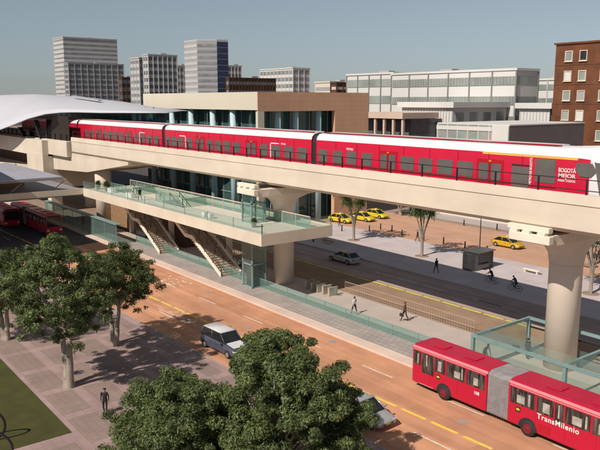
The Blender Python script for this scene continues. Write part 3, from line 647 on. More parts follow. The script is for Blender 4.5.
# faceted tower: hexagonal plan
ft = empty('office_tower', (-268, 156, 0), 0, 'faceted glass office tower with one dark side, behind the cream building', 'building', FB)
plan = [(-274.6, 149.7), (-263.5, 149.7), (-258.6, 156.3), (-257.9, 161.3), (-266, 166), (-276, 164)]
U(MB().hexa([(x, y, 0) for x, y in plan], [(x, y, 44.8) for x, y in plan], 'wall_grey').build('wall'), ft)
for i in range(18):
    g = MB(); za = 1.4 + i * 2.4
    for (a, b), mt_ in zip(zip(plan[:3], plan[1:4]), ('wall_pale', 'win_grey', 'win_navy')):
        a = Vector((*a, 0)); b = Vector((*b, 0)); nrm = Vector((b.y - a.y, a.x - b.x, 0)).normalized() * .08
        h = 2.1 if mt_ == 'win_navy' else 1.15
        g.hexa([a + nrm + Vector((0, 0, za)), b + nrm + Vector((0, 0, za)), b - nrm + Vector((0, 0, za)), a - nrm + Vector((0, 0, za))], [a + nrm + Vector((0, 0, za + h)), b + nrm + Vector((0, 0, za + h)), b - nrm + Vector((0, 0, za + h)), a - nrm + Vector((0, 0, za + h))], mt_)
    U(g.build('window_band'), ft)
U(MB().hexa([(x, y, 44.8) for x, y in plan], [(x, y, 45.3) for x, y in plan], 'wall_pale').build('parapet'), ft)
bld('office_building', 'small pale grid block just right of the faceted tower', 'building', -360.2, -358, 223.6, 233, 40.2, 'wall_pale', 'win_dark', 11, .55, 2.2, 'wall_white', group=FB)
bld('apartment_building', 'long dark brown block behind the cream and terracotta building', 'building', -257.9, -255.5, 160, 184, 29.3, 'wall_brown_dark', 'win_grey', 8, .35, 1.6, 'wall_brown_dark', group=FB)
bld('office_building', 'white gridded block in the middle of the skyline', 'building', -298.5, -270.9, 205.4, 215.5, 35.2, 'wall_white', 'win_grey', 11, .5, 2.8, 'wall_white', group=FB)
bld('house_block', 'low cream block left of the small brown roof strip', 'building', -207.6, -198.9, 167.7, 182, 26.6, 'wall_cream', 'wall_grey', 6, .3, group=FB)
bld('house_block', 'small slate blue rooftop block above the terracotta wall', 'building', -205, -199.5, 183, 187, 28.2, 'wall_grey', 'win_navy', 7, .3, group=FB)
bld('house_block', 'brown roofed low strip of houses right of skyline centre', 'building', -194, -190.9, 164, 175.5, 26.1, 'wall_brown_dark', 'pink_fascia', 8, .3, 2.6, 'wall_brown_dark', group=FB)
bld('office_building', 'pale framed office block left of the long white building', 'building', -192.7, -179.3, 176.7, 186, 29, 'wall_pale', 'win_green', 11, .45, 2.2, 'wall_white', group=FB)
bld('office_building', 'slim navy glass block in front of the pale framed office', 'building', -163.4, -161, 151.4, 158, 23.9, 'win_navy', 'win_navy', 6, .5, 1.5, 'wall_grey', group=FB)
bld('office_building', 'low white block right of the slim navy glass block', 'building', -148.6, -142, 141, 148, 21.9, 'wall_white', 'wall_pale', 6, .35, 3, group=FB)
bld('office_building', 'long white office building with green window bands and grey columns', 'building', -136, -96.9, 136.2, 144.5, 26.8, 'wall_white', 'win_green', 6, .42, 6.3, 'mull_grey', group=FB, my_=4.2)
bld('office_building', 'left wing of the long white office building', 'building', -156, -137.2, 138, 146, 27.2, 'wall_white', 'win_green', 6, .45, 4.6, 'mull_grey', group=FB)
bld('office_building', 'white gridded block left of the brown brick building', 'building', -114.4, -107.6, 170.1, 173, 25.5, 'wall_white', 'win_green', 7, .4, 3.2, 'wall_pale', group=FB)
def warehouse(label, x0, x1, y0, y1, z1):
    b = empty('warehouse', ((x0 + x1) / 2, (y0 + y1) / 2, 0), 0, label, 'warehouse', 'white ribbed sheds behind the viaduct')
    U(MB().box(x0, x1, y0, y1, 0, z1 - 1.2, 'wall_white').build('wall'), b)
    U(MB().box(x0 - .8, x1 + .8, y0 - .8, y1 + .8, z1 - 1.2, z1, 'wall_white').build('fascia'), b)
    g = MB(); x = x0 + .3
    while x < x1: g.box(x - .06, x + .06, y0 - .14, y0 - .002, 1, z1 - 1.25, 'wall_pale'); x += .8
    U(g.build('ribs'), b); g = MB()
    n = int((y1 - y0) / 4)
    for i in range(n): y = y0 + 1 + i * (y1 - y0) / n; g.box(x1 - .1, x1 + .06, y, y + 2.6, 6, z1 - 2.2, 'win_grey')
    U(g.build('window'), b); g = MB(); g.box(x0 - .1, x1 + .12, y0 - .18, y0 - .15, z1 - 4.7, z1 - 4.4, 'win_dark'); U(g.build('gutter'), b)
    return b
warehouse('white ribbed shed left of the dark grey box building', -113.7, -98.9, 117.4, 136, 19.8)
warehouse('white ribbed shed between the dark box and the brown brick building', -94, -86.5, 134, 142, 19.6)
bx = empty('hall_building', (-80, 111, 0), 0, 'dark grey box hall with bright glazed front and white roof behind the train nose', 'building')
U(MB().box(-87.5, -71.9, 99.9, 122.8, 0, 15.9, 'box_dark').build('wall'), bx); U(MB().box(-87.6, -71.85, 99.85, 122.9, 15.9, 16.1, 'wall_white').build('roof'), bx)
U(MB().box(-87.55, -75.2, 99.6, 99.89, 0, 15.89, 'win_green').build('window'), bx); U(MB().box(-75.2, -71.9, 99.6, 99.89, 0, 15.89, 'wall_white').build('corner_panel'), bx)
g = MB()
for i in range(6): g.box(-87.3 + i * 2.3, -87.15 + i * 2.3, 99.5, 99.6, 0, 15.9, 'wall_white')
g.box(-87.5, -75.2, 99.48, 99.6, 14.9, 15.6, 'wall_white'); U(g.build('mullions'), bx)
# brown brick building with single windows
bk = empty('brick_building', (-70, 140, 0), 0, 'brown brick apartment building with cream framed windows at right edge', 'building')
U(MB().box(-85.3, -50, 132.9, 148, 0, 31.4, 'brick').build('wall'), bk); U(MB().box(-85.6, -49.8, 132.6, 148.3, 31.4, 31.75, 'brick').build('parapet'), bk)
U(MB().box(-73.5, -71.5, 138, 140, 31.75, 36.3, 'wall_white').build('chimney'), bk)
g = MB()
for z in (27.2, 23.3, 19.4): g.box(-85.35, -50, 132.85, 132.89, z - .06, z + .06, 'wall_brown_dark')
U(g.build('band'), bk)
cols = [-82.2, -79.0, -74.4, -71.2, -66.6, -63.4, -58.8]
for r_ in range(7):
    zc = 29.0 - r_ * 3.95
    for c_, x in enumerate(cols):
        fo = MB()
        for (a, b, c2, d2) in ((x - .85, x - .68, zc - 1.05, zc + 1.05), (x + .68, x + .85, zc - 1.05, zc + 1.05), (x - .679, x + .679, zc + .88, zc + 1.05), (x - .679, x + .679, zc - 1.05, zc - .88)): fo.box(a, b, 132.72, 132.898, c2, d2, 'pink_fascia' if (c_ + r_) % 2 else 'wall_cream')
        fo.box(x - .95, x + .95, 132.6, 132.75, zc - 1.18, zc - 1.06, 'wall_cream')
        fo = U(fo.build('window'), bk); mt_ = ('win_green', 'dark_glass', 'wall_white', 'dark_glass', 'win_green', 'wall_grey')[(r_ * 2 + c_ * (1 + r_ % 2)) % 6]
        pn_ = MB().box(x - .68, x + .68, 132.84, 132.88, zc - .88, zc + .88, mt_); U(pn_.build('pane'), fo) if False else None
        po = pn_.build('pane'); po.parent = fo
# cream + terracotta building
tb = empty('terracotta_building', (-111, 73, 0), 0, 'low cream and terracotta building with glazed ground floor and teal columns behind the train', 'building')
U(MB().box(-131.2, -91, 62.0, 85.4, 18.6, 21.4, 'wall_cream').build('parapet'), tb)
U(MB().box(-91, -90.8, 62.0, 85.4, 18.4, 21.4, 'terracotta').build('wall'), tb)
U(MB().box(-91.6, -90.8, 77.7, 85.4, 0, 18.399, 'terracotta').build('wall'), tb)
U(MB().box(-91.4, -90.8, 62.0, 63.2, 0, 18.399, 'wall_cream').build('wall'), tb)
U(MB().box(-131.2, -91.3, 84.9, 85.4, 0, 18.59, 'terracotta').build('wall'), tb)
U(MB().box(-130.5, -93.2, 64.4, 84.5, 0, 18.59, 'glass_dark').build('glass_wall'), tb)
U(MB().box(-128, -96, 67.5, 82.5, .1, 18.4, 'core_teal').build('inner_core'), tb)
for x in (-129.5, -121, -113.6, -106, -99.5): U(MB().lathe([(.55, 0), (.55, 18.59)], 'teal_column', (x, 63.0, 0), 16).build('column'), tb)
for y in (66.6, 70.2, 75.0): U(MB().lathe([(.5, 0), (.5, 18.39)], 'teal_column', (-91.9, y, 0), 16).build('column'), tb)
g = MB()
for x in range(-129, -94, 3): g.box(x - .06, x + .06, 64.25, 64.39, 0, 18.5, 'teal_metal')
for y in range(66, 84, 4): g.box(-93.19, -93.05, y - .06, y + .06, 0, 18.5, 'wall_grey')
for z in (4.5, 9, 13.5): g.box(-130, -93.2, 64.22, 64.3, z - .08, z + .08, 'teal_metal'); g.box(-93.1, -93.0, 64.4, 84, z - .08, z + .08, 'teal_metal')
U(g.build('mullions'), tb)
# pink pergola building right of it
pg = empty('arcade_building', (-108, 110, 0), 0, 'pinkish low arcade building right of the terracotta wall', 'building')
U(MB().box(-116, -101.5, 105, 116, 16.4, 17.6, 'pink_fascia').build('fascia'), pg); U(MB().box(-115.5, -102, 108, 115.5, 0, 16.39, 'win_dark').build('wall'), pg)
for i in range(6): U(MB().box(-115.6 + i * 2.7, -115.1 + i * 2.7, 105.3, 105.8, 0, 16.39, 'pink_fascia').build('column'), pg)
# dark service building and truck in the shaded street behind
sb = empty('service_building', (-150, 84, 0), 0, 'dark low building with grey pitched roof in the shaded street at left', 'building')
U(MB().box(-168, -140, 80, 92, 0, 7, 'wall_brown_dark').build('wall'), sb); U(MB().hexa([(-169, 79, 7), (-139, 79, 7), (-139, 93, 7), (-169, 93, 7)], [(-167, 84, 9.5), (-141, 84, 9.5), (-141, 88, 9.5), (-167, 88, 9.5)], 'wall_grey').build('roof'), sb)
fmu = MB(); xx = -135.5
while xx < -97: 
    for i in range(2, 6): fmu.box(xx, xx + .1, 136.2 - .17, 136.2 - .095, i * 4.467 + 1.3, i * 4.467 + 3.17, 'wall_grey')
    xx += .9
lw = [o for o in C.objects if o.get('label', '').startswith('long white office')][0]
U(fmu.build('fine_mullions'), lw)
# far city filler
fl = random.Random(11)
for i in range(26):
    a = i / 25; x = -760 + a * 560 + fl.uniform(-12, 12); y = 250 + a * 330 + fl.uniform(-20, 40)
    if i < 6: x = -620 - fl.random() * 60; y = 60 + i * 32
    wd = fl.uniform(14, 40); h = 20 + fl.uniform(1.0, 5)
    bld('city_block', 'low distant city block, one of many along the horizon behind the nearer buildings', 'building', x, x + wd, y, y + fl.uniform(12, 26), h, fl.choice(['wall_pale', 'wall_cream', 'wall_grey', 'wall_brown_dark', 'wall_pale']), fl.choice(['win_grey', 'win_dark']), 6, .45, 5, group='distant city blocks on the horizon')
# low wall and railings beyond the promenade
bw_ = empty('boundary_fence', (-70, 96, 0), 0, 'long low white fence beyond the orange promenade', 'fence')
U(MB().box(-90, -30, 96, 96.3, .1, 1.1, 'wall_white').build('wall'), bw_)
g = MB()
for i in range(31): g.box(-90 + i * 2, -89.88 + i * 2, 96.1, 96.2, 1.1, 2.6, 'wall_grey')
g.box(-90, -30, 96.12, 96.18, 2.5, 2.62, 'wall_grey'); U(g.build('railing'), bw_)

# ------------------------------------------------------------------ buses
def wheel(mb_parent, x, y, r, w_, side, rimm, name='wheel'):
    t = MB(); t.lathe([(r * .55, -w_ / 2), (r * .93, -w_ / 2), (r, -w_ * .35), (r, w_ * .35), (r * .93, w_ / 2), (r * .55, w_ / 2)], 'rubber', (0, 0, 0), 24, 'y')
    o = t.build(name, mb_parent); o.location = (x, y, r)
    q = MB(); q.lathe([(.02, side * w_ * .62), (r * .2, side * w_ * .62), (r * .26, side * w_ * .53), (r * .5, side * w_ * .53), (r * .56, side * w_ * .58), (r * .62, side * w_ * .51)], rimm, (0, 0, 0), 20, 'y'); q.build('rim', o); return o
def bus(loc, rz, label, letters=True):
    b = empty('articulated_bus', loc, rz, label, 'bus', 'red articulated buses')
    W = 1.27; H0, H1 = .42, 3.12
    def ring(x, s=1): return [(x, -W * s + .05, H0), (x, -W * s, H0 + .1), (x, -W * s, H1 - .16), (x, -W * s + .12, H1 - .03), (x, -W * s + .35, H1 + .05), (x, W * s - .35, H1 + .05), (x, W * s - .12, H1 - .03), (x, W * s, H1 - .16), (x, W * s, H0 + .1), (x, W * s - .05, H0)]
    mm = ['bus_red', 'bus_red', 'bus_pink', 'bus_roof', 'bus_roof', 'bus_roof', 'bus_pink', 'bus_red', 'bus_red', 'rubber']
    units = ((-9, -2.55, 'rear'), (-.95, 9, 'front'))
    for x0, x1, k_ in units:
        m_ = MB(); e = .12
        xs_ = [(x0, .96), (x0 + e, 1), (x1 - (e if k_ == 'front' else 0), 1), (x1, .96 if k_ == 'front' else 1)]
        m_.loft([ring(x, s) for x, s in xs_], 'bus_red', smooth=False, mts=mm); m_.build('body', b)
    bl = MB(); n = 9; rings = []
    for i in range(n * 2 + 1): x = -2.55 + 1.6 * i / (n * 2); rings.append(ring(x, 1.0 if i % 2 else .92))
    bl.loft(rings, 'bellows', smooth=False); bl.build('bellows', b)
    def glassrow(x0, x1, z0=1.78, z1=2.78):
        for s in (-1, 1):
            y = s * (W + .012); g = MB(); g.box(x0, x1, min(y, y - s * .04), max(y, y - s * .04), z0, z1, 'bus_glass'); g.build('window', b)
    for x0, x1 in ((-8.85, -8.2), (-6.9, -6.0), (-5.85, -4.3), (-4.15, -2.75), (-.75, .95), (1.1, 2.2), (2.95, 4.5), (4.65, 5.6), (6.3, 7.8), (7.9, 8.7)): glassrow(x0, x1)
    # tall panes
    for x0, x1, z0 in ((-8.1, -7.0, 1.35), (2.3, 2.85, 1.5), (5.68, 6.22, 1.5)): glassrow(x0, x1, z0)
    # pale strips on the outer face of the panes
    for x, wd_, zt in ((-8.5, .1, 2.6), (-7.7, .12, 2.7), (-6.6, .28, 2.6), (-5.2, .5, 2.35), (-4.6, .12, 2.65), (-3.6, .35, 2.4), (-.3, .55, 2.4), (.5, .14, 2.65), (1.5, .45, 2.5), (2.5, .1, 2.7), (3.4, .6, 2.4), (4.2, .12, 2.65), (5.0, .4, 2.5), (5.9, .12, 2.6), (6.9, .5, 2.4), (8.2, .25, 2.5)):
        for s in (-1, 1): MB().box(x, x + wd_, s * (W + .016) - .003, s * (W + .016) + .003, 1.9, zt, 'strip_pale').build('pane_strip_alt' if False else 'pane_strip', b)
    for x, xn in ((-6.05, 1), (.55, 1), (6.4, 1)):
        for s in (-1, 1):
            a = MB(); pts = [(x + .66 * math.cos(R(q)), .5 + .66 * math.sin(R(q))) for q in range(-6, 187, 12)]
            a.hexa([(p, s * (W + .004), z) for p, z in pts], [(p, s * (W - .10), z) for p, z in pts], 'rubber'); a.build('wheel_arch', b)
            wheel(b, x, s * (W - .10), .5, .3, s, 'rim')
    for x0, x1, z0, z1 in ((1.25, 2.1, .62, 1.1), (6.0, 5.2, .6, 1.1), (7.4, 8.5, .6, 1.1)):
        for s in (-1, 1): g = MB(); g.box(min(x0, x1), max(x0, x1), s * (W + .006) - .004, s * (W + .006) + .004, z0, z1, 'train_dark_red'); g.build('side_hatch', b)
    for s in (-1, 1): MB().box(-8.3, -7.0, s * (W + .01) - .006, s * (W + .01) + .006, H0 + .04, H0 + .1, 'bus_pink').build('trim', b)
    # small yellow/black emblem squares
    for x in (-6.75, -.35):
        g = MB(); g.box(x, x + .34, -W - .012, -W - .004, 1.3, 1.62, 'rubber'); g.box(x + .06, x + .28, -W - .016, -W - .0125, 1.4, 1.54, 'car_yellow'); g.build('emblem', b)
    for x in (-7.4, -4.9, 1.05, 3.0, 4.9, 7.3):
        for s in (-1, 1): MB().box(x - .012, x + .012, s * (W + .004) - .004, s * (W + .004) + .004, .6, 1.7, 'train_dark_red').build('panel_seam', b)
    for s in (-1, 1):
        for x0, x1 in ((-8.9, -2.65), (-.85, 8.9)): MB().box(x0, x1, s * (W + .008) - .006, s * (W + .008) + .006, 2.84, 2.92, 'bus_pink').build('gutter', b)
    # roof hatches
    for x in (-7.3, -4.6, 1.6, 4.6, 7.2): MB().box(x - .5, x + .5, -.45, .45, H1 + .052, H1 + .12, 'bus_roof').build('roof_hatch', b, bevel=.03)
    # front and rear faces
    f = MB(); f.box(9.0, 9.03, -1.08, 1.08, 1.35, 2.75, 'dark_glass'); f.build('windscreen', b)
    f = MB(); f.box(9.0, 9.025, -.9, .9, 2.8, 3.02, 'black_metal'); f.build('destination_sign', b)
    for s in (-1, 1): MB().box(9.0, 9.04, s * .95 - .18, s * .95 + .18, .75, .98, 'lamp_clear').build('headlight', b); MB().box(-9.04, -9.0, s * .98 - .1, s * .98 + .1, .8, 1.4, 'lamp_red').build('tail_light', b)
    MB().box(-9.03, -9.0, -1.0, 1.0, 1.8, 2.7, 'dark_glass').build('rear_window', b)
    for s in (-1, 1): m_ = MB(); m_.tube((8.95, s * 1.1, 2.8), (9.3, s * 1.42, 2.75), .025, 'black_metal'); m_.box(9.24, 9.34, s * 1.42 - .1, s * 1.42 + .1, 2.3, 2.75, 'black_metal'); m_.build('mirror', b)
    if letters:
        o = text('lettering', 'TransMilenio', .46, 'paint_white', b, (1.15, -W - .016, 1.42), (R(90), 0, 0), 1.0, spacing=1.12)
        o = text('lettering', '108', .3, 'paint_white', b, (-3.55, -W - .016, 1.32), (R(90), 0, 0), 1.0)
    return b
bus((-23.4, 36.35, 0), R(-.3), 'red articulated bus with grey bellows and white lettering on the near lane')
bus((-113.6, 34.2, 0), 0, 'red articulated bus in deep shade under the footbridge, nearest the platform', False)
bus((-124, 31.0, 0), 0, 'red articulated bus farther left in the shade under the footbridge', False)

# ------------------------------------------------------------------ cars
def carfn(name, loc, rz, label, paint, roof=None, door=None, hood=None, L=4.4, W=.88, H=1.45, group='cars in the street', suv=False, cat='car', taxi=False):
    c = empty(name, loc, rz, label, cat, group); roof = roof or paint
    hb = .92 if not suv else 1.02; hx = L / 2
    st_ = [(-hx, .30, hb - .18, .86), (-hx + .12, .22, hb - .04, .95), (-hx + .7, .2, hb, 1), (-.2, .2, hb - .01, 1), (hx - 1.35, .2, hb - .05, 1), (hx - .35, .22, hb - .2, .95), (hx - .08, .28, hb - .3, .88), (hx, .34, hb - .42, .8)]
    body = MB(); rings = []
    for x, z0, z1, s in st_:
        w_ = W * s; zm = (z0 + z1) / 2 + .08
        rings.append([(x, -w_ * .9, z0), (x, -w_, z0 + .12), (x, -w_ * 1.01, zm), (x, -w_ * .94, z1 - .04), (x, -w_ * .8, z1), (x, w_ * .8, z1), (x, w_ * .94, z1 - .04), (x, w_ * 1.01, zm), (x, w_, z0 + .12), (x, w_ * .9, z0)])
    body.loft(rings, paint, smooth=True); body.build('body', c)
    xr0, xr1 = (-hx + .35, .35) if suv else (-hx + 1.0, .25); xb, xf = (-hx + .08, 1.15) if suv else (-hx + .25, 1.15)
    gh = MB(); wt = W * .74; wb = W * .92
    B = [(xb, -wb * .92, hb - .03), (xf, -wb * .9, hb - .07), (xf, wb * .9, hb - .07), (xb, wb * .92, hb - .03)]
    T = [(xr0, -wt, H - .05), (xr1, -wt, H - .05), (xr1, wt, H - .05), (xr0, wt, H - .05)]
    gh.hexa(B, T, 'dark_glass'); gh.build('window_glass', c)
    rp = MB(); rp.loft([[(xr0 - .06, -wt - .01, H - .06), (xr0 - .05, -wt + .12, H - .01), (xr0 - .05, wt - .12, H - .01), (xr0 - .06, wt + .01, H - .06)], [((xr0 + xr1) / 2, -wt - .02, H - .04), ((xr0 + xr1) / 2, -wt + .12, H + .03), ((xr0 + xr1) / 2, wt - .12, H + .03), ((xr0 + xr1) / 2, wt + .02, H - .04)], [(xr1 + .06, -wt - .01, H - .06), (xr1 + .05, -wt + .12, H - .01), (xr1 + .05, wt - .12, H - .01), (xr1 + .06, wt + .01, H - .06)]], roof, smooth=True); rp.build('roof', c)
    for s in (-1, 1):
        for (bx, tx) in ((xb, xr0), (xf, xr1), ((xb + xf) / 2 - .1, (xr0 + xr1) / 2)):
            MB().tube((bx, s * wb * .92, hb - .04), (tx, s * (wt + .005), H - .05), .045, paint, n=6).build('pillar', c)
    for s in (-1, 1):
        for a, b in ((-.95, -.02), (.02, 1.0)):
            dd = MB(); dd.box(a, b, s * W * 1.0 - .012, s * W * 1.0 + .018, .34, hb - .12, door or paint); do = dd.build('door', c, bevel=.01); MB().box(a + .08, a + .24, s * (W + .03) - .012, s * (W + .03) + .012, hb - .26, hb - .22, 'rubber').build('handle', do)
        for x in (-hx + .82, hx - .85):
            ar_ = MB(); pts = [(x + .37 * math.cos(R(q)), .31 + .37 * math.sin(R(q))) for q in range(-10, 191, 20)]
            ar_.hexa([(p, s * (W + .012), z) for p, z in pts], [(p, s * (W - .1), z) for p, z in pts], 'rubber'); ar_.build('wheel_arch', c)
            wheel(c, x, s * (W - .085), .31, .21, s, 'rim_silver')
        MB().box(hx - .22, hx - .03, s * W * .68 - .15, s * W * .68 + .15, hb - .46, hb - .32, 'lamp_clear').build('headlight', c, bevel=.02)
        MB().box(-hx - .01, -hx + .12, s * W * .7 - .13, s * W * .7 + .13, hb - .32, hb - .14, 'lamp_red').build('tail_light', c, bevel=.02)
        MB().box(.85, 1.0, s * (W + .09) - .08, s * (W + .09) + .08, hb - .06, hb + .07, paint).build('mirror', c, bevel=.02)
    g = MB(); g.box(hx - .03, hx + .012, -.45, .45, .38, hb - .46, 'rubber'); g.box(hx + .013, hx + .02, -.2, .2, .4, .5, 'car_yellow'); g.build('grille', c)
    g = MB(); g.box(-hx - .02, -hx + .02, -.22, .22, .5, .62, 'car_yellow'); g.build('number_plate', c)
    if hood: MB().poly([(1.0, -.68, hb + .004), (hx - .38, -.66, hb - .15), (hx - .38, .66, hb - .15), (1.0, .68, hb + .004)], hood).build('bonnet_panel', c); MB().box(hx - .1, hx + .03, -.8, .8, .3, .44, hood).build('bumper', c, bevel=.03)
    if taxi: MB().box(-.25, .0, -.2, .2, H + .03, H + .16, 'paint_white').build('roof_sign', c, bevel=.03)
    return c
carfn('police_car', (-46.7, 28.5, 0), R(2), 'dark slate estate car with white roof and bonnet in tree shade by the near kerb', 'car_slate', 'car_white', 'car_slate', 'car_white', 5.0, .98, 1.75, suv=True)
carfn('parked_car', (-30.7, 28.9, 0), R(2), 'silver car half hidden behind the big foreground tree', 'car_silver', L=4.3, H=1.45)
carfn('sedan_car', (-64.8, 57.2, 0), R(180), 'pale silver saloon car driving in the viaduct shade on the far road', 'car_silver', L=4.7, H=1.42)
carfn('taxi', (-57.7, 81.2, 0), 0, 'golden yellow taxi on the orange promenade right of the kiosk', 'car_gold', L=4.5, taxi=True, group='yellow taxis')
carfn('taxi', (-87.2, 76.2, 0), R(10), 'bright yellow taxi, leftmost of the row beside the teal columns', 'car_yellow', L=4.5, taxi=True, group='yellow taxis')
carfn('taxi', (-86.2, 80.2, 0), R(6), 'bright yellow taxi in the middle of the row behind the leafy tree', 'car_yellow', L=4.5, taxi=True, group='yellow taxis')
carfn('taxi', (-87.0, 84.2, 0), R(4), 'bright yellow taxi, farthest of the row near the terracotta wall', 'car_yellow', L=4.5, taxi=True, group='yellow taxis')
# dark lorry in the shaded street
tk = empty('lorry', (-136, 75, 0), R(0), 'dark box lorry standing in the shaded back street', 'lorry')
MB().box(-4, 1.6, -1.2, 1.2, .9, 3.3, 'car_blue').build('cargo_box', tk, bevel=.05); MB().box(1.8, 3.8, -1.15, 1.15, .6, 2.6, 'cloth_navy').build('cab', tk, bevel=.15); MB().box(3.1, 3.83, -1.0, 1.0, 1.6, 2.3, 'dark_glass').build('windscreen', tk)
for x in (-2.6, 2.8):
    for s in (-1, 1): wheel(tk, x, s * 1.05, .48, .28, s, 'rim_silver')

# ------------------------------------------------------------------ trees
def tree(name, label, base, H, crown, seed, leafm='leaf', nleaf=16000, trunk_r=.28, nl=8, size=.17, group='broad trees on the near pavement', forks=2, clump=.95, low=.0, cut=None, fill=0):
    rnd = random.Random(seed); t = empty(name, base, 0, label, 'tree', group)
    cx, cy, cz, rx, ry, rz_ = crown
    tr_ = MB(); cl = []
    forksz = max(.8, cz - rz_ * .75)
    for k_ in range(forks):
        a = k_ * 2 * math.pi / forks + rnd.random(); p0 = Vector((math.cos(a) * trunk_r * .5, math.sin(a) * trunk_r * .5, -.05)); p = p0; d = Vector((math.cos(a) * .10, math.sin(a) * .10, 1))
        r = trunk_r; seg = 6; pts = [p]
        for i in range(seg): p = p + Vector((d.x * forksz / seg + rnd.uniform(-.05, .05) * (i > 0), d.y * forksz / seg + rnd.uniform(-.05, .05) * (i > 0), forksz / seg)); pts.append(p)
        for i in range(seg): tr_.tube(pts[i], pts[i + 1], r * (1 - .07 * i) * (1.25 if i == 0 else 1), 'bark', r * (1 - .07 * (i + 1)), n=10, caps=False)
        for j in range(nl):
            a2 = a + (j / nl) * 2 * math.pi + rnd.uniform(-.4, .4); u = rnd.uniform(-.45, .95); rad = math.sqrt(max(.05, 1 - u * u)) * rnd.uniform(.55, .9)
            tgt = Vector((cx + math.cos(a2) * rad * rx, cy + math.sin(a2) * rad * ry, cz + u * rz_ * .85)); q = pts[-1]; mid = q.lerp(tgt, .5) + Vector((rnd.uniform(-.3, .3), rnd.uniform(-.3, .3), rnd.uniform(-.1, .5)))
            tr_.tube(q, mid, r * .5, 'bark', r * .28, n=6, caps=False); tr_.tube(mid, tgt, r * .28, 'bark', r * .08, n=5, caps=False); cl.append((tgt, rnd.uniform(.6, 1.0) * clump)); cl += [(tgt + Vector((rnd.gauss(0, .55), rnd.gauss(0, .55), rnd.gauss(0, .4))), rnd.uniform(.3, .6) * clump) for _ in range(3)]
            for q_ in range(2):
                t2 = mid.lerp(tgt, .5) + Vector((rnd.uniform(-1, 1) * rx * .3, rnd.uniform(-1, 1) * ry * .3, rnd.uniform(-.2, .6) * rz_ * .4)); tr_.tube(mid, t2, r * .16, 'bark', r * .05, n=4, caps=False); cl.append((t2, rnd.uniform(.4, .8) * clump))
    tr_.build('trunk', t, fix=False)
    n_ex = 190
    for i in range(n_ex):
        u = rnd.uniform(-.75, 1); a = rnd.uniform(0, 2 * math.pi); rad = math.sqrt(max(0, 1 - u * u)) * rnd.uniform(.55, 1.1)
        cl.append((Vector((cx + math.cos(a) * rad * rx, cy + math.sin(a) * rad * ry, cz + u * rz_ * rnd.uniform(.7, 1.08))), rnd.uniform(.22, .62) * clump))
    for i in range(fill): cl.append((Vector((cx + rnd.uniform(-.75, .75) * rx, cy + rnd.uniform(-.75, .75) * ry, cz + rnd.uniform(-.8, .3) * rz_)), rnd.uniform(.4, .8) * clump))
    if cut: cl = [c for c in cl if not ((c[0].x * .61 + c[0].y * .79) > cut[0] and c[0].z < cut[1]) and not ((c[0].x * .61 + c[0].y * .79) < -1.7 and c[0].z > 4.3 + .5 * (c[0].x * .61 + c[0].y * .79 + 1.7))]
    tot = sum(c[1] ** 2 for c in cl); V = []; F = []
    for c, cr in cl:
        n = int(nleaf * 2.6 * cr * cr / tot)
        for i in range(n):
            dv = Vector((rnd.gauss(0, 1), rnd.gauss(0, 1), rnd.gauss(0, .8))).normalized() * cr * (rnd.random() ** .45)
            dv.z *= .75
            if dv.z < -.25 * cr and rnd.random() < .6: dv.z *= -.5
            p = c + dv
            if p.z < low: continue
            nrm = (dv.normalized() * .9 + Vector((rnd.gauss(0, .5), rnd.gauss(0, .5), rnd.gauss(.35, .5)))).normalized()
            a = nrm.orthogonal().normalized(); b = nrm.cross(a); th = rnd.uniform(0, 6.28); a, b = a * math.cos(th) + b * math.sin(th), b * math.cos(th) - a * math.sin(th)
            s = size * .48 * rnd.uniform(.6, 1.4); k0 = len(V)
            V += [tuple(p - a * s), tuple(p - b * s * .42 + nrm * s * .1), tuple(p + a * s), tuple(p + b * s * .42 + nrm * s * .1)]; F.append((k0, k0 + 1, k0 + 2, k0 + 3))
    me = bpy.data.meshes.new('crown'); me.from_pydata(V, [], F); me.materials.append(M[leafm]); me.update(); o = bpy.data.objects.new('crown', me); C.objects.link(o); o.parent = t
    return t
tree('broadleaf_tree', 'tall broadleaf tree with pale forked trunk beside the lawn', (-47.0, 15.7, .12), 10.5, (-.6, .1, 6.6, 4.7, 3.8, 3.9), 1, nleaf=30000, trunk_r=.3, nl=9)
tree('broadleaf_tree', 'darker smaller tree behind the tall forked one, near the kerb', (-53.3, 21.8, .12), 8.5, (.5, .3, 5.5, 3.8, 3.1, 2.9), 5, 'leaf_dark', nleaf=18000, trunk_r=.24)
tree('broadleaf_tree', 'dark tree at the left edge of the photo, trunk out of view', (-60.0, 15.0, .12), 8, (0, 0, 4.8, 3.9, 3.2, 2.9), 9, 'leaf_dark', nleaf=18000, trunk_r=.24)
tree('broadleaf_tree', 'big foreground tree with pale bare limbs, hiding the parked car', (-26.8, 18.9, .12), 9, (.2, .4, 4.5, 4.9, 4.1, 3.9), 12, nleaf=76000, trunk_r=.26, nl=15, size=.16, cut=(2.7, 3.6), fill=46)
tree('broadleaf_tree', 'bright green foreground tree at the bottom left of the biggest crown', (-29.2, 14.8, .12), 7.0, (-.3, .3, 3.5, 3.9, 3.3, 2.9), 21, nleaf=42000, trunk_r=.2, nl=10, size=.155, fill=20)
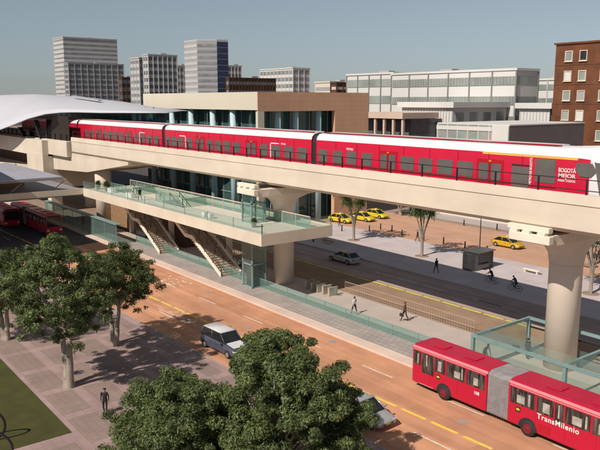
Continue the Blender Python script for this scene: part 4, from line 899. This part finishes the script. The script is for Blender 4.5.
def vase_tree(base, H, seed, label, spread=3.0, rdir=None):
    rnd = random.Random(seed); t = empty('fan_leaved_tree', base, 0, label, 'tree', 'small fan leaved trees on the plaza'); tk_ = MB(); V = []; F = []
    n = 9
    for i in range(n):
        a = i * 2 * math.pi / n + rnd.uniform(-.2, .2); p = Vector((math.cos(a) * .1, math.sin(a) * .1, 0)); r = .10; pts = [p, p + Vector((0, 0, H * .22))]
        for j in range(1, 6):
            f_ = j / 5; sp = spread * .7 * f_ ** 1.5; pts.append(Vector((math.cos(a) * (.1 + sp), math.sin(a) * (.1 + sp), H * .22 + H * .6 * f_)))
        for j in range(len(pts) - 1): tk_.tube(pts[j], pts[j + 1], r * (1 - .13 * j), 'bark', r * (1 - .13 * (j + 1)), n=6, caps=False)
        for c in (pts[-1], pts[-2], pts[-3].lerp(pts[-2], .3), pts[-1] + Vector((math.cos(a), math.sin(a), -.2)) * .8):
            for q in range(34):
                dv = Vector((rnd.gauss(0, 1), rnd.gauss(0, 1), rnd.gauss(.1, .6))).normalized(); L = rnd.uniform(.5, 1.25); p1 = c + dv * .12; p2 = c + dv * L + Vector((0, 0, -.35 * L * L)); sd_ = dv.cross(Vector((0, 0, 1))).normalized() * .07; m_ = (p1 + p2) / 2 + Vector((0, 0, .12)); k0 = len(V)
                V += [tuple(p1), tuple(m_ + sd_), tuple(p2), tuple(m_ - sd_)]; F.append((k0, k0 + 1, k0 + 2, k0 + 3))
    tk_.build('trunk', t, fix=False); me = bpy.data.meshes.new('crown'); me.from_pydata(V, [], F); me.materials.append(M['leaf_palm']); o = bpy.data.objects.new('crown', me); C.objects.link(o); o.parent = t
    g = MB(); g.lathe([(.9, .0), (.9, .03)], 'median', (0, 0, 0), 16); g.build('tree_pit', t); return t
vase_tree((-60.7, 67.0, .13), 9.6, 2, 'fan leaved tree on the plaza left of the metal kiosk')
vase_tree((-74.0, 67.1, .13), 9.0, 4, 'fan leaved tree on the plaza in front of the yellow taxis')
vase_tree((-44.5, 79.5, .13), 9.6, 6, 'fan leaved tree at the right edge behind the right pier')
vase_tree((-96.5, 69.5, .13), 6.5, 8, 'fan leaved tree close to the teal glass building')
vase_tree((-37.5, 67.5, .13), 9.4, 10, 'fan leaved tree at the right edge on the plaza, nearest the far road')
tree('broadleaf_tree', 'broad tree beyond the promenade, crown half hidden by the viaduct', (-86, 89, 0), 7, (0, 0, 4.8, 3.4, 3.4, 2.2), 31, 'leaf', nleaf=6000, trunk_r=.2, size=.25, group='trees beyond the promenade')
tree('broadleaf_tree', 'small tree beyond the promenade at the right edge', (-47, 97, 0), 6, (0, 0, 4.0, 3.0, 3.0, 2.0), 33, 'leaf', nleaf=5000, trunk_r=.2, size=.25, group='trees beyond the promenade')

# ------------------------------------------------------------------ people
def person(loc, rz, label, top='cloth_black', legs='cloth_black', pose='stand', seed=0, hair='hair', h=1.72, group='people on foot'):
    rnd = random.Random(seed); J = {}
    lean = 0
    J['pelvis'] = (0, 0, .95); J['belly'] = (.01, 0, 1.12); J['chest'] = (.0, 0, 1.33); J['neck'] = (.0, 0, 1.47); J['head'] = (.02, 0, 1.57); J['crown'] = (.01, 0, 1.68)
    sw = {'stand': .03, 'walk': .26, 'cycle': .1, 'bend': .05}[pose]
    for s, sg in (('L', 1), ('R', -1)):
        f_ = sw * sg; J['hip' + s] = (0, .10 * sg, .90); J['knee' + s] = (f_ * .6 + .03, .105 * sg, .50); J['ank' + s] = (f_ * 1.0 - (.08 if f_ < 0 else 0), .11 * sg, .09 + (.04 if f_ < -.1 else 0)); J['toe' + s] = (f_ * 1.0 + .16 - (.06 if f_ < 0 else 0), .12 * sg, .035)
        J['sh' + s] = (0, .18 * sg, 1.40); J['el' + s] = (-f_ * .35 - .03, .24 * sg, 1.12); J['wr' + s] = (-f_ * .8 + .05, .24 * sg, .88)
    if pose in ('bend', 'cycle'):
        b_ = .55 if pose == 'bend' else .6
        for k_ in ('belly', 'chest', 'neck', 'head', 'crown', 'shL', 'shR', 'elL', 'elR', 'wrL', 'wrR'):
            x, y, z = J[k_]; dz = z - .95; J[k_] = (x + dz * math.sin(b_), y, .95 + dz * math.cos(b_))
        hx, hy, hz = J['head']; J['crown'] = (hx + .04, 0, hz + .11)
        for s, sg in (('L', 1), ('R', -1)):
            J['el' + s] = (.42, .25 * sg, 1.12); J['wr' + s] = (.62, .23 * sg, 1.02)
            if pose == 'bend': J['el' + s] = (.38, .22 * sg, .98); J['wr' + s] = (.48, .16 * sg, .74)
            if pose == 'cycle': J['knee' + s] = (.36 if sg > 0 else .22, .12 * sg, .72 if sg > 0 else .5); J['ank' + s] = (.14, .12 * sg, .42 if sg > 0 else .2); J['toe' + s] = (.29, .13 * sg, .36 if sg > 0 else .14)
    rad = {'pelvis': .135, 'belly': .12, 'chest': .145, 'neck': .055, 'head': .095, 'crown': .075}
    for s in 'LR': rad.update({'hip' + s: .095, 'knee' + s: .06, 'ank' + s: .042, 'toe' + s: .035, 'sh' + s: .062, 'el' + s: .043, 'wr' + s: .03})
    E_ = [('pelvis', 'belly'), ('belly', 'chest'), ('chest', 'neck'), ('neck', 'head'), ('head', 'crown')]
    for s in 'LR': E_ += [('pelvis', 'hip' + s), ('hip' + s, 'knee' + s), ('knee' + s, 'ank' + s), ('ank' + s, 'toe' + s), ('chest', 'sh' + s), ('sh' + s, 'el' + s), ('el' + s, 'wr' + s)]
    for s, sg in (('L', 1), ('R', -1)):
        w_ = Vector(J['wr' + s]); e_ = Vector(J['el' + s]); d = (w_ - e_).normalized(); p = w_ + d * .07; J['palm' + s] = tuple(p); rad['palm' + s] = .028; E_.append(('wr' + s, 'palm' + s))
        fx = Vector((1, 0, 0)) - d * d.x; fx.normalize()
        for i in range(4):
            o_ = fx * (.03 - .02 * i); k1 = 'f%s%d' % (s, i); k2 = k1 + 'b'; L = (.04, .045, .042, .034)[i]
            J[k1] = tuple(p + o_ + d * L); J[k2] = tuple(p + o_ + d * L * 1.75 + Vector((0, -sg * .015, 0))); rad[k1] = .009; rad[k2] = .008; E_ += [('palm' + s, k1), (k1, k2)]
        k1 = 'th' + s; J[k1] = tuple(w_ + d * .06 + fx * .055); rad[k1] = .01; E_.append(('wr' + s, k1))
    names = list(J); me = bpy.data.meshes.new('body'); me.from_pydata([J[n] for n in names], [(names.index(a), names.index(b)) for a, b in E_], [])
    o = bpy.data.objects.new('body', me); C.objects.link(o); m_ = o.modifiers.new('skin', 'SKIN'); sk = me.skin_vertices
    if not sk: 
        bm = bmesh.new(); bm.from_mesh(me); bm.verts.layers.skin.verify(); bm.to_mesh(me); bm.free(); sk = me.skin_vertices
    for i, n in enumerate(names):
        rr_ = rad[n]; sk[0].data[i].radius = (rr_ * (1.0), rr_ * (1.25 if n in ('pelvis', 'chest', 'belly') else 1)); sk[0].data[i].use_root = (n == 'pelvis')
    o.modifiers.new('sub', 'SUBSURF').levels = 1
    dg = bpy.context.evaluated_depsgraph_get(); dg.update(); nm = bpy.data.meshes.new_from_object(o.evaluated_get(dg)); bpy.data.objects.remove(o)
    nm.materials.clear()
    for q in ('skin', top, legs, 'shoe'): nm.materials.append(M[q])
    segs = []
    for a, b in E_:
        if a in ('neck', 'head') or b[0] == 'f' or a[0] == 'f' or b.startswith('palm') or b.startswith('th'): mi = 0
        elif b.startswith('toe'): mi = 3
        elif a.startswith('hip') or a.startswith('knee') or b.startswith('hip'): mi = 2
        else: mi = 1
        segs.append((Vector(J[a]), Vector(J[b]), mi))
    for p in nm.polygons:
        c = p.center; best = 9; bi = 1
        for a, b, mi in segs:
            ab = b - a; t = max(0, min(1, (c - a).dot(ab) / max(1e-9, ab.length_squared))); dd = (a + ab * t - c).length
            if dd < best: best = dd; bi = mi
        p.material_index = bi; p.use_smooth = True
    r_ = empty('person', loc, rz, label, 'person', group); r_.scale = (h / 1.75,) * 3
    bo = bpy.data.objects.new('body', nm); C.objects.link(bo); bo.parent = r_
    hd = Vector(J['head']); cr = Vector(J['crown']); fc = MB()
    hm = MB(); k_ = []
    for i in range(7):
        ph = math.pi * .5 * i / 6; k_.append((max(.004, .105 * math.cos(ph)), .11 * math.sin(ph)))
    hm.lathe(k_, hair, (cr.x - .035, 0, cr.z - .05), 12); hm.build('hair', r_)
    for s in (-1, 1): fc.lathe([(.004, -.003), (.011, 0)], 'shoe', (hd.x + .093, s * .034, hd.z + .03), 6, 'x')
    fc.tube((hd.x + .085, 0, hd.z + .03), (hd.x + .115, 0, hd.z - .005), .010, 'skin', .014, n=6); fc.box(hd.x + .085, hd.x + .096, -.025, .025, hd.z - .045, hd.z - .036, 'cloth_red')
    for s in (-1, 1): fc.box(hd.x - .03, hd.x + .01, s * .098 - .01, s * .098 + .01, hd.z - .02, hd.z + .03, 'skin')
    fc.build('face', r_)
    return r_
person((-41.2, 16.0, .12), R(-40), 'person in black standing on the pavement beside the lawn corner', seed=1, h=1.78)
person((-47.2, 43.0, .15), R(180), 'person in white shirt walking on the station floor behind the glass barrier', 'cloth_white', 'cloth_black', 'walk', 2, h=1.78)
person((-42.9, 45.3, .15), R(200), 'person in brown coat with a dark bag near the lattice fence', 'cloth_brown', 'cloth_black', 'walk', 3, h=1.82)
person((-53.4, 61.5, .13), R(170), 'person in black walking in the viaduct shade across the far road', pose='walk', seed=4, h=1.8)
person((-67.6, 73.6, .13), R(20), 'person in dark clothes walking on the plaza between the two fan leaved trees', 'cloth_navy', 'cloth_black', 'walk', 5, h=1.75)
person((-68.0, 43.6, .15), R(10), 'person in white top standing at the foot of the right stairs', 'cloth_white', 'cloth_navy', 'stand', 6)
person((-65.6, 43.0, .15), R(200), 'person in black bending over a suitcase beside the glass lift', pose='bend', seed=7)
person((-65.0, 42.2, 7.21), R(90), 'person in reddish top standing on the concourse above the lift', 'cloth_brown', 'cloth_black', 'stand', 8)
person((-84.4, 38.9, 7.21), R(180), 'person in black walking along the concourse above the left stairs', pose='walk', seed=9)
person((-110, 40.6, .15), R(0), 'person in dark clothes behind the far left glass screen', pose='stand', seed=10)
person((-30.3, 45.9, .15), R(90), 'person in black standing inside the glass pavilion left of the pier', pose='stand', seed=11)
person((-31.9, 42.6, .15), R(0), 'person in black bending over inside the pavilion, just above the bus roof', pose='bend', seed=12)
person((-84.0, 73.0, .13), R(0), 'person in red top standing in front of the yellow taxis', 'cloth_red', 'cloth_black', 'stand', 13)
for (x, y, lb, tp, sd_) in ((-46.5, 62.9, 'cyclist in dark top riding in the shade, left one of the two', 'cloth_black', 14), (-42.9, 62.2, 'cyclist in navy top riding in the shade, right one of the two', 'cloth_navy', 15)):
    person((x, y, .16), R(185), lb, tp, 'cloth_navy', 'cycle', sd_, group='cyclists')
    b = empty('bicycle', (x - .12, y - .01, .13), R(185), ('blue bicycle ridden by the left cyclist' if sd_ == 14 else 'dark bicycle ridden by the right cyclist'), 'bicycle', 'ridden bicycles')
    for wx in (-.52, .52):
        q = MB(); pts = [(wx + .33 * math.cos(a * math.pi / 10), 0, .33 + .33 * math.sin(a * math.pi / 10)) for a in range(21)]; q.path(pts, .02, 'rubber', 5); q.build('tyre', b)
        q = MB(); [q.tube((wx, 0, .33), (wx + .32 * math.cos(a * math.pi / 6), 0, .33 + .32 * math.sin(a * math.pi / 6)), .004, 'steel', n=3) for a in range(12)]; q.build('spokes', b)
    q = MB(); fm_ = 'cloth_navy'
    for a, c_ in (((-.52, 0, .33), (-.05, 0, .3)), ((-.05, 0, .3), (-.2, 0, .82)), ((-.05, 0, .3), (.38, 0, .8)), ((-.17, 0, .75), (.36, 0, .84)), ((-.52, 0, .33), (-.17, 0, .75)), ((.36, 0, .95), (.52, 0, .33))): q.tube(a, c_, .022, fm_, n=6)
    q.build('frame', b); q = MB(); q.tube((.4, -.26, 1.0), (.4, .26, 1.0), .018, 'black_metal'); q.build('handlebar', b); MB().box(-.34, -.08, -.07, .07, .84, .9, 'leather').build('saddle', b, bevel=.02)
def bag(loc, label, s=1, name='handbag'):
    b = empty(name, loc, R(20), label, 'bag'); MB().box(-.2 * s, .2 * s, -.07 * s, .07 * s, 0, .3 * s, 'leather').build('body', b, bevel=.03); q = MB(); q.path([(-.1 * s, 0, .3 * s), (-.08 * s, 0, .42 * s), (.08 * s, 0, .42 * s), (.1 * s, 0, .3 * s)], .012, 'leather'); q.build('handle', b); return b
bag((-43.0, 45.02, .62), 'dark handbag carried by the person in the brown coat'); bag((-66.15, 42.9, .152), 'black suitcase on the floor beside the bending person', 1.7, 'suitcase'); bag((-32.0, 46.8, .152), 'black bag on the floor beside the pavilion post', 1.4)

# ------------------------------------------------------------------ street furniture
kk = empty('kiosk', (-51.9, 67.3, .13), R(4), 'brushed metal kiosk with dark glazed side and flat canopy on the plaza', 'kiosk')
q = MB(); q.loft([[(x, y, z) for x, y in ((-1.6, -2.0), (-1.2, -2.45), (-.3, -2.7), (.4, -2.6), (.9, -2.2), (1.0, -1.5), (1.0, 1.6), (-1.6, 1.6))] for z in (.05, 2.5)], 'steel', smooth=False); q.build('body', kk, bevel=.04)
MB().box(.98, 1.05, -1.3, 1.5, .9, 2.35, 'dark_glass').build('serving_window', kk); MB().box(-1.7, 1.3, -1.9, 2.9, 2.55, 2.66, 'steel').build('canopy', kk, bevel=.02); MB().box(1.0, 1.5, -1.2, 1.4, .85, .92, 'steel').build('counter', kk); MB().box(-1.5, .9, 1.65, 2.8, .0, 2.5, 'black_metal').build('rear_cabinet', kk, bevel=.03); kk.scale = (.76, .76, .82)
def bench(x, y, rz, label, mt='concrete_white'):
    b = empty('bench', (x, y, .13), rz, label, 'bench', 'benches on the plaza'); MB().box(-1.1, 1.1, -.25, .25, .36, .46, mt).build('seat', b, bevel=.02)
    for s in (-.8, .8): MB().box(s - .1, s + .1, -.2, .2, 0, .359, 'concrete').build('leg', b)
bench(-46.5, 70.3, 0, 'white slab bench on the sunny plaza left of the right pier'); bench(-38.4, 62.4, 0, 'white slab bench beside the right pier shaft in the plaza shade'); bench(-74.4, 62.6, R(0), 'dark bench at the kerb of the far road left of the silver car', 'wood')
bo0 = None
BL = ['on the plaza edge just right of the leafy tree by the taxis', 'behind the tree by the taxis, farther onto the promenade', 'on the plaza edge between the two fan leaved trees', 'left of the walking navy figure on the plaza edge', 'right of the walking navy figure on the plaza edge', 'left of the kiosk on the plaza edge', 'directly behind the metal kiosk', 'nearest the far road, left of the dark bench', 'beside the dark bench, on its plaza side', 'right of the dark bench near the silver car', 'left of the tree by the taxis, close to the concourse end', 'half way between the dark bench and the teal building', 'right of the kiosk by the golden taxi', 'on the far promenade side, leftmost of three', 'on the far promenade side, middle of three', 'on the far promenade side, rightmost of three']
BC = ['leftmost of three black bollards on the pale corner at left edge', 'rightmost of three black bollards on the pale corner at left edge', 'rear one of three black bollards on the pale corner at left edge']
for i, (x, y) in enumerate([(-77.7, 73.7), (-77.9, 76.3), (-75.7, 76.6), (-72, 75.0), (-68, 75.4), (-64.3, 75.4), (-60.5, 75.4), (-79.8, 62.2), (-78.2, 63.6), (-76.5, 61.6), (-80.5, 70.5), (-81, 67.2), (-56.8, 75.4), (-72.2, 89.5), (-66.5, 90.5), (-61, 91)]):
    if bo0 is None:
        bo0 = empty('bollard', (x, y, .13)); MB().lathe([(.10, 0), (.09, .8), (.11, .82), (.1, .9), (.04, .95)], 'black_metal', (0, 0, 0), 12).build('post', bo0); MB().lathe([(.096, .62), (.096, .7)], 'steel', (0, 0, 0), 12).build('ring', bo0); o = bo0
    else: o = copy_tree(bo0); o.location = (x, y, .13)
    tag(o, 'dark metal bollard ' + BL[i], 'bollard', 'bollards around the plaza')
for i, (x, y) in enumerate([(-86.3, 21.9), (-85.3, 22.6), (-87.4, 22.9)]):
    o = copy_tree(bo0); o.location = (x + (0), y, .12); tag(o, BC[i], 'bollard', 'bollards on the corner at left')
sheet('corner_island', [(-92, 17), (-84.6, 17), (-83.6, 19), (-83.7, 22.4), (-84.8, 23.9), (-92, 24.0)], .12, 'plaza_tiles', .14)
lpst = empty('street_lamp', (-63.6, 77.5, 0), 0, 'thin dark pole beside the golden taxi and kiosk', 'lamp post'); MB().tube((0, 0, 0), (0, 0, 8), .07, 'black_metal', .05).build('pole', lpst); MB().tube((0, 0, 8), (1.3, 0, 8.25), .04, 'black_metal').build('arm', lpst); MB().box(1.2, 1.9, -.12, .12, 8.2, 8.3, 'steel').build('lamp_head', lpst)
lpst.location = (-59.4, 77.2, 0)
# potted plant on concourse
pp = empty('potted_plant', (-58.9, 39.6, 7.21), 0, 'bright green potted plant on the concourse corner beside the lift', 'plant'); MB().lathe([(.2, 0), (.28, .45), (.3, .47)], 'wall_grey', (0, 0, 0), 12).build('pot', pp)
rnd = random.Random(4); q = MB()
for i in range(160):
    a = rnd.uniform(0, 6.28); e = rnd.uniform(.2, 1.4); L = rnd.uniform(.3, .7); dv = Vector((math.cos(a) * math.cos(e), math.sin(a) * math.cos(e), math.sin(e))); p1 = Vector((0, 0, .45)); p2 = p1 + dv * L; sd_ = dv.cross(Vector((0, 0, 1))).normalized() * .05; m_ = (p1 + p2) / 2 + Vector((0, 0, .05)); q.poly([p1, m_ + sd_, p2, m_ - sd_], 'leaf_palm')
q.build('foliage', pp, fix=False)
for i_, (px_, py_) in enumerate(((-99.2, 39.2), (-97.8, 39.9), (-96.2, 39.3))):
    p2 = copy_tree(pp); p2.location = (px_, py_, 7.21); p2.scale = (1.3, 1.3, 1.3); p2['label'] = ('green potted plant at the very end of the concourse, leftmost of three', 'green potted plant in the middle of the three at the left concourse end', 'green potted plant nearest the white planter box, rightmost of three')[i_]; p2['group'] = 'potted plants at the left concourse end'
# white seats / counters on the concourse
for i, x in enumerate((-94.5, -88.2, -67.6, -66.4)):
    b = empty('planter_box', (x, 38.9 if i > 1 else 39.3, 7.21), 0, ('white box planter at the far left end of the concourse', 'white box planter above the left stairs', 'white box seat nearest the second stair opening', 'white box seat right of its twin on the concourse')[i], 'planter', 'white boxes on the concourse'); MB().box(-.9 if i < 2 else -.3, .9 if i < 2 else .3, -.3, .3, 0, .55, 'paint_white').build('box', b, bevel=.03); MB().box(-.8 if i < 2 else -.25, .8 if i < 2 else .25, -.24, .24, .552, .6, 'concrete').build('top', b)
# bent tube bicycle racks on the lawn, bottom left
def hoop(loc, rz, label, flat=False):
    h = empty('bicycle_rack', loc, rz, label, 'bicycle rack', 'black tube hoops by the lawn'); q = MB(); pts = []
    for i in range(25): a = i / 24 * math.pi * 2; pts.append((math.cos(a) * .95, 0, .95 + math.sin(a) * .95))
    rings = [[(math.cos(a) * (.95 + .07 * math.cos(b)), .07 * math.sin(b), .95 + math.sin(a) * (.95 + .07 * math.cos(b))) for b in [j * math.pi / 4 for j in range(8)]] for a in [i * math.pi / 24 for i in range(49)]]
    q.loft(rings, 'black_metal', caps=False); q.build('hoop', h); MB().box(-.3, .3, -.12, .12, -.02, .03, 'black_metal').build('base_plate', h); return h
hoop((-41.9, 9.1, .15), R(60), 'black round tube hoop standing on the lawn at the left edge'); hoop((-38.6, 8.6, .15), R(60), 'black round tube hoop cut off by the bottom left corner')

scene.render.resolution_x = 1024; scene.render.resolution_y = 768
